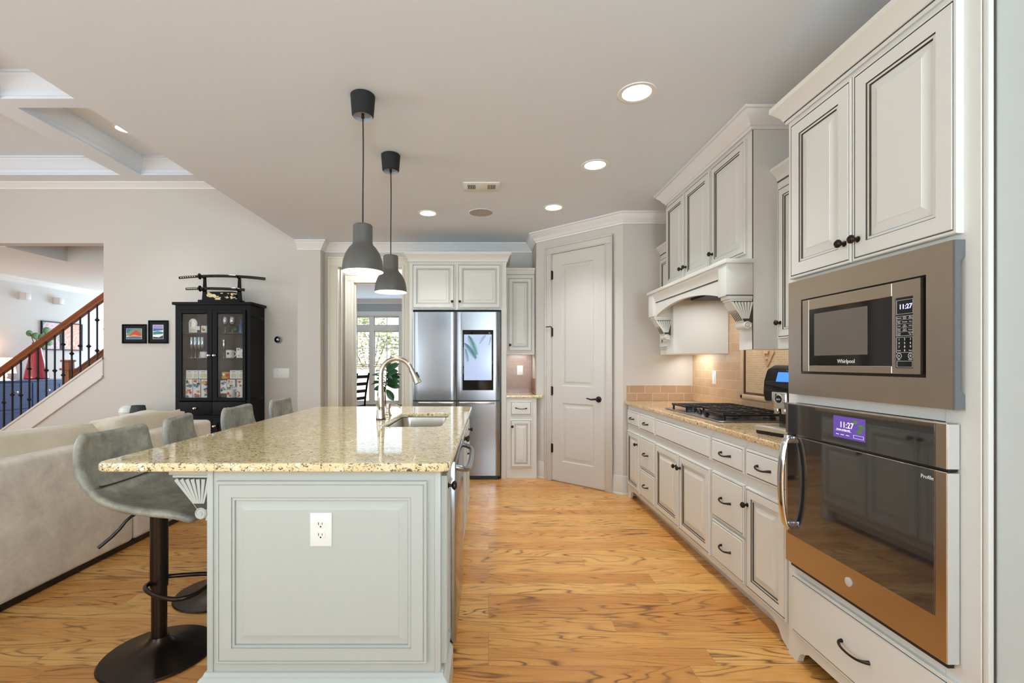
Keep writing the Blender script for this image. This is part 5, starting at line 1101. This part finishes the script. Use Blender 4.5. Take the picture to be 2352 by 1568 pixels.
b = MB(); b.lathe([(0, 0), (0.024, 0), (0.026, 0.01), (0.026, 0.09), (0.012, 0.12), (0.011, 0.16), (0, 0.16)], Matrix.Translation((gx(446), SY, z)), 18); b.box(gx(446)-0.016, gx(446)+0.016, SY-0.0275, SY-0.02, z+0.03, z+0.075, mi=1); tag(b.build('bottle', ['printdark', 'white']), 'dark bottle with a white label beside the award plaque', 'bottle')
mug(gx(459), z, 'white mug with teal picture on the top shelf, left door', r=0.04, h=0.078, spot=[(-0.004, 0.045, 0.018, 3), (0.008, 0.03, 0.012, 1)], hs=-1)
mug(gx(472), z, 'plain white mug beside the left door edge, top shelf', r=0.028, h=0.08)
for px, lb in ((507, 'stemmed wine glass at the left behind the right door, top shelf'), (524, 'stemmed wine glass second behind the right door, top shelf')):
    t = thing('glass', lb, 'glass', (gx(px), SY, z), 'drinking glasses in the display cabinet'); x = gx(px)
    b = MB(); b.lathe([(0, 0), (0.03, 0), (0.03, 0.002), (0.004, 0.006), (0.0035, 0.07), (0.006, 0.075)], Matrix.Translation((x, SY, z)), 20); b.build('stem', 'drinkglass', t)
    b = MB(); b.lathe([(0.006, 0.075), (0.03, 0.095), (0.04, 0.13), (0.033, 0.185), (0.031, 0.185), (0.038, 0.13), (0.028, 0.098), (0.004, 0.08)], Matrix.Translation((x, SY, z)), 20); b.build('bowl', 'drinkglass', t)
b = MB(); b.sphere((gx(534), SY-0.02, z+0.036), 0.036); tag(b.build('ornament_ball', 'greenball'), 'dark green glass ball on the top shelf behind right door', 'ornament')
b = MB(); b.lathe([(0, 0), (0.026, 0), (0.028, 0.02), (0.024, 0.08), (0.010, 0.115), (0.009, 0.15), (0.012, 0.155), (0, 0.157)], Matrix.Translation((gx(545), SY, z)), 18); tag(b.build('bottle', 'bluebottle'), 'small blue bottle on the top shelf behind the right door', 'bottle')
b = MB(); b.lathe([(0, 0), (0.02, 0), (0.022, 0.03), (0.012, 0.05), (0.02, 0.085), (0, 0.1)], Matrix.Translation((gx(556), SY, z)), 14); tag(b.build('figurine', 'china'), 'small white figurine at the far right of the top shelf', 'figurine')
# ---- swords on their stand
SB = 1.982; YS = 5.50
ss = thing('sword_stand', 'black lacquer two-tier sword stand with gilt relief on display cabinet', 'sword stand', (-3.11, YS, SB))
b = MB(); b.box(-3.35, -2.865, YS-0.06, YS+0.06, SB, SB+0.03, 0.004); b.build('base', 'blackwood', ss)
for x in (-3.315, -2.91):
    b = MB(); b.prism([(x-0.032, SB+0.018), (x+0.032, SB+0.018), (x+0.022, SB+0.14), (x+0.016, SB+0.30), (x+0.022, SB+0.325), (x-0.022, SB+0.325), (x-0.014, SB+0.30), (x-0.022, SB+0.14)], YS+0.01, YS+0.028, 'XZ', b=0.003)
    for zz in (SB+0.148, SB+0.298): b.prism([(YS+0.02, zz-0.02), (YS-0.045, zz-0.006), (YS-0.05, zz+0.018), (YS-0.04, zz+0.018), (YS-0.034, zz+0.004), (YS+0.02, zz+0.004)], x-0.009, x+0.009, 'YZ')
    b.build('post', 'blackwood', ss)
b = MB(); b.prism([(-3.29, SB+0.03), (-2.935, SB+0.03), (-2.935, SB+0.125), (-2.99, SB+0.132), (-3.23, SB+0.132), (-3.29, SB+0.125)], YS-0.004, YS+0.012, 'XZ', b=0.002); pn = b.build('panel', 'blackwood', ss)
b = MB(); rg = random.Random(4)
for i in range(34):
    s = i/33; x = -3.27+0.15*s; zc = SB+0.102-0.062*s+rg.uniform(-0.022, 0.022)
    b.sphere((x, YS-0.005, zc), rg.uniform(0.009, 0.017), (1.2, 0.35, 0.8), u=8, v=6)
for i in range(24): b.sphere((-3.02+rg.gauss(0.025, 0.035), YS-0.005, SB+0.075+rg.uniform(-0.03, 0.035)), rg.uniform(0.006, 0.011), (1.5, 0.35, 0.6), u=8, v=6)
b.sphere((-3.105, YS-0.005, SB+0.112), 0.012, (1.4, 0.3, 0.6), u=8, v=6); b.build('gilt_relief', 'gold', pn)
def sword(name, label, x0, x1, zb, rise, hl):
    t = thing(name, label, 'sword', ((x0+x1)/2, YS-0.022, zb), 'swords on the stand')
    def P(u): return Vector((x0+(x1-x0)*u, YS-0.022, zb+rise*4*(u*(1-u))-0.012*u))
    h = hl
    b = MB(); b.tube([P(h+0.012+(1-h-0.012)*i/14) for i in range(15)], 0.0165, 10, flat=(0.6, 1.0)); b.build('scabbard', 'blackgloss', t)
    b = MB(); b.tube([P(h*i/8) for i in range(9)], 0.0145, 10, flat=(0.7, 1.0)); hd_ = b.build('hilt', 'cord', t)
    b = MB()
    for i in range(1, 8):
        p = P(h*(i+0.1)/9.0); b.box(p.x-0.005, p.x+0.005, p.y-0.0115, p.y-0.008, p.z-0.004, p.z+0.004)
    b.build('hilt_wrap', 'white', hd_)
    d = P(h+0.01)-P(h-0.01); b = MB(); b.lathe([(0, -0.004), (0.034, -0.004), (0.036, 0), (0.034, 0.004), (0, 0.004)], axisM(P(h+0.004), d), 20); b.build('guard', 'iron', t)
    b = MB(); p = P(h+0.09); b.tube([p+Vector((-0.05, -0.012, 0.008)), p+Vector((-0.03, -0.018, -0.018)), p+Vector((0.0, -0.016, 0.012)), p+Vector((0.03, -0.016, -0.014)), p+Vector((0.05, -0.012, 0.008))], 0.006, 8, smooth=2); b.build('sash_cord', 'cord', t)
sword('katana', 'long black sheathed sword on the upper arms of the stand', -3.588, -2.588, SB+0.288, 0.028, 0.235)
sword('short_sword', 'shorter black sheathed sword on the lower arms of the stand', -3.508, -2.828, SB+0.160, 0.010, 0.235)
# ---- pictures, thermostat, switch on the back wall
def picture(label, x0, x1, z0, z1, y, mw, build_art, group=None):
    t = thing('framed_picture', label, 'picture', ((x0+x1)/2, y, z0), group)
    b = MB(); b.rings(x1-x0, z1-z0, [(0, 0, 0), (0, 0.02, 0), (0.010, 0.024, 0), (0.016, 0.018, 0), (0.018, 0.014, 0), (mw, 0.014, 0)], FY(x0, y, z0)); b.build('frame', 'blackwood', t)
    b = MB(); b.box(x0+mw, x1-mw, y-0.0155, y-0.0135, z0+mw, z1-mw); a, c, d, e = x0+mw, x1-mw, z0+mw, z1-mw
    build_art(b, a, c, d, e, y-0.0155); b.build('print', ['white', 'printblue', 'leafgreen', 'printred', 'printamber', 'artviolet', 'printteal', 'printdark'], t); return t
M['artviolet'] = mat('print_violet_ink', (168, 140, 200), 0.5, mott=(30, 0.15))
def art1(b, a, c, d, e, y):
    w, h = c-a, e-d; f = lambda *p: [(a+w*u, d+h*v) for u, v in p]
    for i, (poly, mi) in enumerate(((f((0.02, 0.55), (0.98, 0.55), (0.98, 0.98), (0.02, 0.98)), 1), (f((0.02, 0.45), (0.3, 0.85), (0.62, 0.95), (0.98, 0.9), (0.98, 0.4), (0.02, 0.3)), 2), (f((0.15, 0.3), (0.62, 0.88), (0.98, 0.5), (0.98, 0.3)), 3), (f((0.02, 0.22), (0.5, 0.42), (0.98, 0.26), (0.98, 0.16), (0.02, 0.14)), 4), (f((0.02, 0.02), (0.98, 0.02), (0.98, 0.22), (0.5, 0.26), (0.02, 0.2)), 1))): b.prism(poly, y-0.0004*(i+1), y, 'XZ', mi=mi)
def art2(b, a, c, d, e, y):
    w, h = c-a, e-d; f = lambda *p: [(a+w*u, d+h*v) for u, v in p]
    for i, (poly, mi) in enumerate(((f((0.03, 0.72), (0.97, 0.72), (0.97, 0.98), (0.03, 0.98)), 5), (f((0.03, 0.55), (0.97, 0.62), (0.97, 0.72), (0.03, 0.74)), 1), (f((0.03, 0.3), (0.97, 0.36), (0.97, 0.5), (0.5, 0.56), (0.03, 0.5)), 6), (f((0.03, 0.02), (0.97, 0.02), (0.97, 0.26), (0.6, 0.12), (0.03, 0.16)), 7))): b.prism(poly, y-0.0004*(i+1), y, 'XZ', mi=mi)
picture('small black framed picture of an orange mountain, wider than tall', -4.47, -4.178, 1.522, 1.756, 5.778, 0.052, art1, 'small black framed pictures')
picture('small black framed picture of a violet sea, taller than wide', -4.15, -3.912, 1.522, 1.803, 5.778, 0.054, art2, 'small black framed pictures')
th = thing('thermostat', 'round black wall thermostat between display cabinet and kitchen corner', 'thermostat', (-2.57, 5.78, 1.568))
b = MB(); b.lathe([(0, 0), (0.043, 0), (0.045, 0.006), (0.045, 0.018), (0.040, 0.024), (0, 0.024)], axisM((-2.57, 5.78, 1.568), (0, -1, 0)), 32); b.build('ring', 'nickel', th)
b = MB(); b.lathe([(0, 0.0235), (0.040, 0.0235), (0.036, 0.026), (0, 0.027)], axisM((-2.57, 5.78, 1.568), (0, -1, 0)), 32); fc_ = b.build('face', 'blackgloss', th)
b = MB(); b.text('71', 0.026, FY(-2.57, 5.78-0.0272, 1.568)); b.build('readout', 'printlit', fc_)
plate('light_switch', 'wide white three-gang wall switch plate below the thermostat', 'switch', FY(-2.533, 5.78, 1.16), 0.195, 0.118, 'toggle', 3)
# ---- stair balustrade
zk = lambda x: 1.354-0.713*(-4.71-x)
zr = lambda x: 2.155-0.727*(-4.71-x)
sr = thing('stair_railing', 'oak handrail with black iron balusters on the slanted knee wall', 'railing', (-5.4, 5.855, 0.8))
b = MB(); d = Vector((1, 0, 0.727)).normalized()
secs = [(-0.030, -0.045), (0.030, -0.045), (0.030, -0.030), (0.024, -0.012), (0.033, 0.006), (0.030, 0.026), (0.014, 0.036), (-0.014, 0.036), (-0.030, 0.026), (-0.033, 0.006), (-0.024, -0.012), (-0.030, -0.030)]
t = bmesh.new(); A = [t.verts.new((-6.35, 5.855+a, zr(-6.35)+z*1.2)) for a, z in secs]; B = [t.verts.new((-4.70, 5.855+a, zr(-4.70)+z*1.2)) for a, z in secs]
t.faces.new(A); t.faces.new(B[::-1])
for i in range(len(A)): t.faces.new((A[i], A[(i+1) % len(A)], B[(i+1) % len(A)], B[i]))
bmesh.ops.recalc_face_normals(t, faces=t.faces[:]); b.add(t); b.build('handrail', 'rail', sr)
for i in range(16):
    x = -4.745-0.105*i; zb_, zt2 = zk(x)-0.01, zr(x)-0.045
    b = MB(); b.box(x-0.007, x+0.007, 5.848, 5.862, zb_, zt2)
    def kn_(z): b.lathe([(0, -0.03), (0.011, -0.026), (0.013, -0.014), (0.022, -0.008), (0.026, 0), (0.022, 0.008), (0.013, 0.014), (0.011, 0.026), (0, 0.03)], Matrix.Translation((x, 5.855, z)), 10)
    mid = (zb_+zt2)/2; m_ = i % 4
    if m_ == 1: kn_(mid+0.19); kn_(mid-0.19)
    else: kn_(mid+(0, 0, -0.06, 0.02)[m_])
    b.lathe([(0, 0), (0.016, 0), (0.014, 0.012), (0, 0.02)], Matrix.Translation((x, 5.855, zb_+0.005)), 8)
    b.build('baluster', 'iron', sr)
s2 = thing('stair_railing', 'lower oak handrail with newel post across the stairs', 'railing', (-5.4, 6.8, 0.3))
b = MB(); b.box(-6.10, -6.0, 6.75, 6.85, 0.0, 1.30, 0.006); b.box(-6.12, -5.98, 6.73, 6.87, 1.18, 1.21, 0.006); b.box(-6.12, -5.98, 6.73, 6.87, 0.82, 0.85, 0.006); b.box(-6.115, -5.985, 6.735, 6.865, 1.30, 1.33, 0.01); b.build('newel_post', 'newel', s2)
b = MB(); t = bmesh.new(); A = [t.verts.new((-6.0, 6.8+a, 1.11+z*1.2)) for a, z in secs]; B = [t.verts.new((-4.4, 6.8+a, 1.11+1.6*0.72+z*1.2)) for a, z in secs]
t.faces.new(A); t.faces.new(B[::-1])
for i in range(len(A)): t.faces.new((A[i], A[(i+1) % len(A)], B[(i+1) % len(A)], B[i]))
bmesh.ops.recalc_face_normals(t, faces=t.faces[:]); b.add(t); b.build('handrail', 'rail', s2)
for i in range(9):
    x = -5.88+0.15*i; st = 0.182*(math.floor((x+6.25)/0.255)+1)
    b = MB(); b.box(x-0.007, x+0.007, 6.793, 6.807, st, 1.11+(x+6.0)*0.72-0.05); b.build('baluster', 'iron', s2)
# ================================================================ FOYER
XD = -7.50
dr = thing('dresser', 'navy blue four-drawer dresser beyond the stair balusters', 'dresser', (-7.7, 7.8, 0))
b = MB(); b.box(-7.94, XD, 7.18, 8.33, 0.06, 0.985, 0.004); b.box(-7.93, XD-0.03, 7.22, 8.29, 0.0, 0.06); b.build('body', 'blue', dr)
b = MB(); b.box(-7.945, XD+0.025, 7.16, 8.35, 0.985, 1.01, 0.005); b.build('top', 'blue', dr)
for y0, y1 in ((7.22, 7.745), (7.765, 8.29)):
    for z0, z1 in ((0.12, 0.535), (0.555, 0.965)):
        b = MB(); b.rings(y1-y0, z1-z0, [(0, 0, 0), (0, 0.012, 0), (0.004, 0.015, 0), (0.04, 0.015, 0), (0.043, 0.008, 0), (0.05, 0.008, 0)], PX(XD, y0, z0)); d_ = b.build('drawer', 'blue', dr); knob(d_, (XD+0.008, (y0+y1)/2, (z0+z1)/2+0.06), (1, 0, 0), 0.02, 'chrome')
va = thing('vase', 'tall tapered ruby red glass vase on the blue dresser', 'vase', (-7.70, 8.05, 1.01))
b = MB(); b.lathe([(0, 0), (0.155, 0), (0.165, 0.02), (0.15, 0.12), (0.115, 0.3), (0.08, 0.46), (0.055, 0.58), (0.06, 0.62), (0.055, 0.625), (0.045, 0.58), (0, 0.4)], Matrix.Translation((-7.70, 8.05, 1.01)), 28); b.build('body', 'red', va)
fl = thing('dried_stems', 'round green leaves standing in the ruby red vase', 'plant', (-7.70, 8.05, 1.62))
b = MB()
for (dy, dz, s) in ((0.07, -0.02, 0.10), (0.16, 0.03, 0.085), (0.05, 0.10, 0.09), (0.22, 0.14, 0.10), (-0.06, 0.12, 0.08), (0.12, 0.22, 0.09), (-0.16, 0.16, 0.07)):
    b.sphere((-7.65+0.1*dy, 8.05+dy, 1.62+dz), s, (0.15, 0.9, 0.75), u=12, v=8)
b.build('leaves', 'leafgreen', fl)
b = MB()
for (dy, dz) in ((0.07, -0.02), (0.16, 0.03), (0.05, 0.10), (0.22, 0.14), (-0.06, 0.12), (0.12, 0.22), (-0.16, 0.16)): b.tube([(-7.70, 8.05, 1.45), (-7.68, 8.05+dy*0.4, 1.6), (-7.65, 8.05+dy, 1.62+dz)], 0.006, 6)
b.build('stem', 'bark', fl)
tl = thing('table_lamp', 'glowing fabric table lamp on the blue dresser at picture edge', 'lamp', (-7.72, 7.52, 1.01))
b = MB(); b.lathe([(0.15, 0.11), (0.11, 0.36)], Matrix.Translation((-7.72, 7.52, 1.01)), 32); b.build('lamp_shade', 'lampshade', tl)
b = MB(); b.lathe([(0, 0), (0.08, 0), (0.075, 0.015), (0.03, 0.03), (0.05, 0.07), (0.03, 0.12), (0.012, 0.15), (0.01, 0.30), (0, 0.30)], Matrix.Translation((-7.72, 7.52, 1.01)), 20); b.build('base', 'china', tl)
lamp('table_lamp_light', 'POINT', (-7.72, 7.52, 1.25), 6, (1, 0.8, 0.65), 0.05)
for y0, y1, m_, lb in ((8.38, 8.76, 'artpink', 'bright abstract framed print on foyer wall, partly behind the handrail'), (8.80, 9.22, 'artorange', 'bright abstract framed print on foyer wall, farther from the red vase')):
    t = thing('framed_picture', lb, 'picture', (-7.95, (y0+y1)/2, 1.5), 'abstract prints on the foyer wall')
    b = MB(); b.rings(y1-y0, 0.52, [(0, 0, 0), (0, 0.03, 0), (0.02, 0.03, 0), (0.022, 0.02, 0)], PX(-7.948, y0, 1.52)); b.build('frame', 'iron', t)
    b = MB(); b.box(-7.93, -7.926, y0+0.02, y1-0.02, 1.54, 2.02); b.build('print', m_, t)
for y, lb in ((8.05, 'white cube wall light on the foyer wall, nearer the picture edge'), (8.68, 'white cube wall light on the foyer wall, nearer the stair opening')):
    t = thing('wall_light', lb, 'wall light', (-7.95, y, 2.4), 'cube wall lights in the foyer')
    b = MB(); b.box(-7.95, -7.84, y-0.055, y+0.055, 2.36, 2.48, 0.004); b.build('body', 'wall_hall', t)
    b = MB(); b.box(-7.84, -7.836, y-0.045, y+0.045, 2.37, 2.47, 0.001); b.build('face', 'white', t)
# ================================================================ DINING ROOM
ch = thing('dining_chair', 'black ladder-back dining chair beside the dining window', 'chair', (-2.68, 9.2, 0))
CHM = Matrix.Translation((-2.70, 9.2, 0)) @ Matrix.Rotation(R(180-18), 4, 'Z')   # +x is the front
b = MB(); b.box(-0.21, 0.22, -0.22, 0.22, 0.44, 0.47, 0.008, Mx=CHM); b.build('seat', 'blackwood', ch)
for sy in (-0.2, 0.2):
    b = MB(); b.tube([CHM @ Vector(p) for p in ((-0.20, sy, 0.0), (-0.20, sy, 0.45), (-0.235, sy, 0.75), (-0.30, sy, 1.09))], 0.019, 8, smooth=1); b.build('rear_leg', 'blackwood', ch)
    b = MB(); b.tube([CHM @ Vector(p) for p in ((0.19, sy, 0.0), (0.19, sy, 0.44))], 0.019, 8); b.build('leg', 'blackwood', ch)
for z_, x_ in ((0.60, -0.215), (0.74, -0.235), (0.88, -0.258), (1.02, -0.285)):
    b = MB(); b.box(x_-0.008, x_+0.008, -0.2, 0.2, z_-0.03, z_+0.03, 0.004, Mx=CHM); b.build('slat', 'blackwood', ch)
fp = thing('fig_plant', 'potted fiddle-leaf fig standing in front of the dining window', 'plant', (-2.12, 9.75, 0))
b = MB(); b.lathe([(0, 0), (0.15, 0), (0.165, 0.03), (0.19, 0.40), (0.20, 0.42), (0.18, 0.425), (0.17, 0.38), (0, 0.37)], Matrix.Translation((-2.12, 9.75, 0)), 28); b.build('pot', 'basket', fp)
b = MB(); b.tube([(-2.12, 9.75, 0.37), (-2.14, 9.75, 0.7), (-2.10, 9.75, 0.95), (-2.10, 9.75, 1.2)], [0.014, 0.011, 0.007], 8, smooth=1); b.build('stem', 'bark', fp)
b = MB(); rl = random.Random(11)
def leaf(base, az, el, L, Wd, roll):
    t = bmesh.new(); n = 8; rows = []
    for i in range(n+1):
        u = i/n; w = Wd*(math.sin(math.pi*min(1, 0.08+u*0.92))**0.7)*(0.55+0.6*u) if 0 < i < n else 0.003
        bend = -0.25*u*u*L
        rows.append([t.verts.new((L*u, v*w, bend+abs(v)*w*0.35)) for v in (-1, -0.5, 0, 0.5, 1)])
    for a, c in zip(rows, rows[1:]):
        for j in range(4): t.faces.new((a[j], a[j+1], c[j+1], c[j]))
    Mx = Matrix.Translation(base) @ Matrix.Rotation(az, 4, 'Z') @ Matrix.Rotation(-el, 4, 'Y') @ Matrix.Rotation(roll, 4, 'X'); b.add(t, Mx)
leaf((-2.10, 9.75, 1.16), 1.2, 1.2, 0.22, 0.07, 0.9); leaf((-2.10, 9.75, 1.10), -0.2, 0.7, 0.30, 0.085, 1.2)
for z_, az in ((1.12, 2.6), (1.05, 3.3), (1.02, 0.1), (0.98, 5.6), (0.95, 2.9), (0.92, 0.3), (0.90, 1.7), (0.86, 3.4), (0.82, 5.9), (0.80, 2.7), (0.76, 3.9), (1.0, 4.6), (0.88, 4.4)): leaf((-2.11, 9.75, z_), az, rl.uniform(-0.1, 0.5), rl.uniform(0.24, 0.32), rl.uniform(0.08, 0.105), rl.uniform(-1.0, 1.0))
for z_, az, el in ((0.97, 0.2, 0.2), (0.9, -0.3, 0.1), (1.04, -0.5, 0.4), (0.84, 0.15, -0.1)): leaf((-2.10, 9.74, z_), az, el, 0.27, 0.09, rl.choice((-1.1, 1.1)))
leaf((-2.11, 9.75, 0.74), -0.25, -0.9, 0.27, 0.08, 1.0); leaf((-2.11, 9.75, 0.76), 3.4, -0.6, 0.24, 0.075, -1.0)
b.build('leaves', 'figleaf', fp)
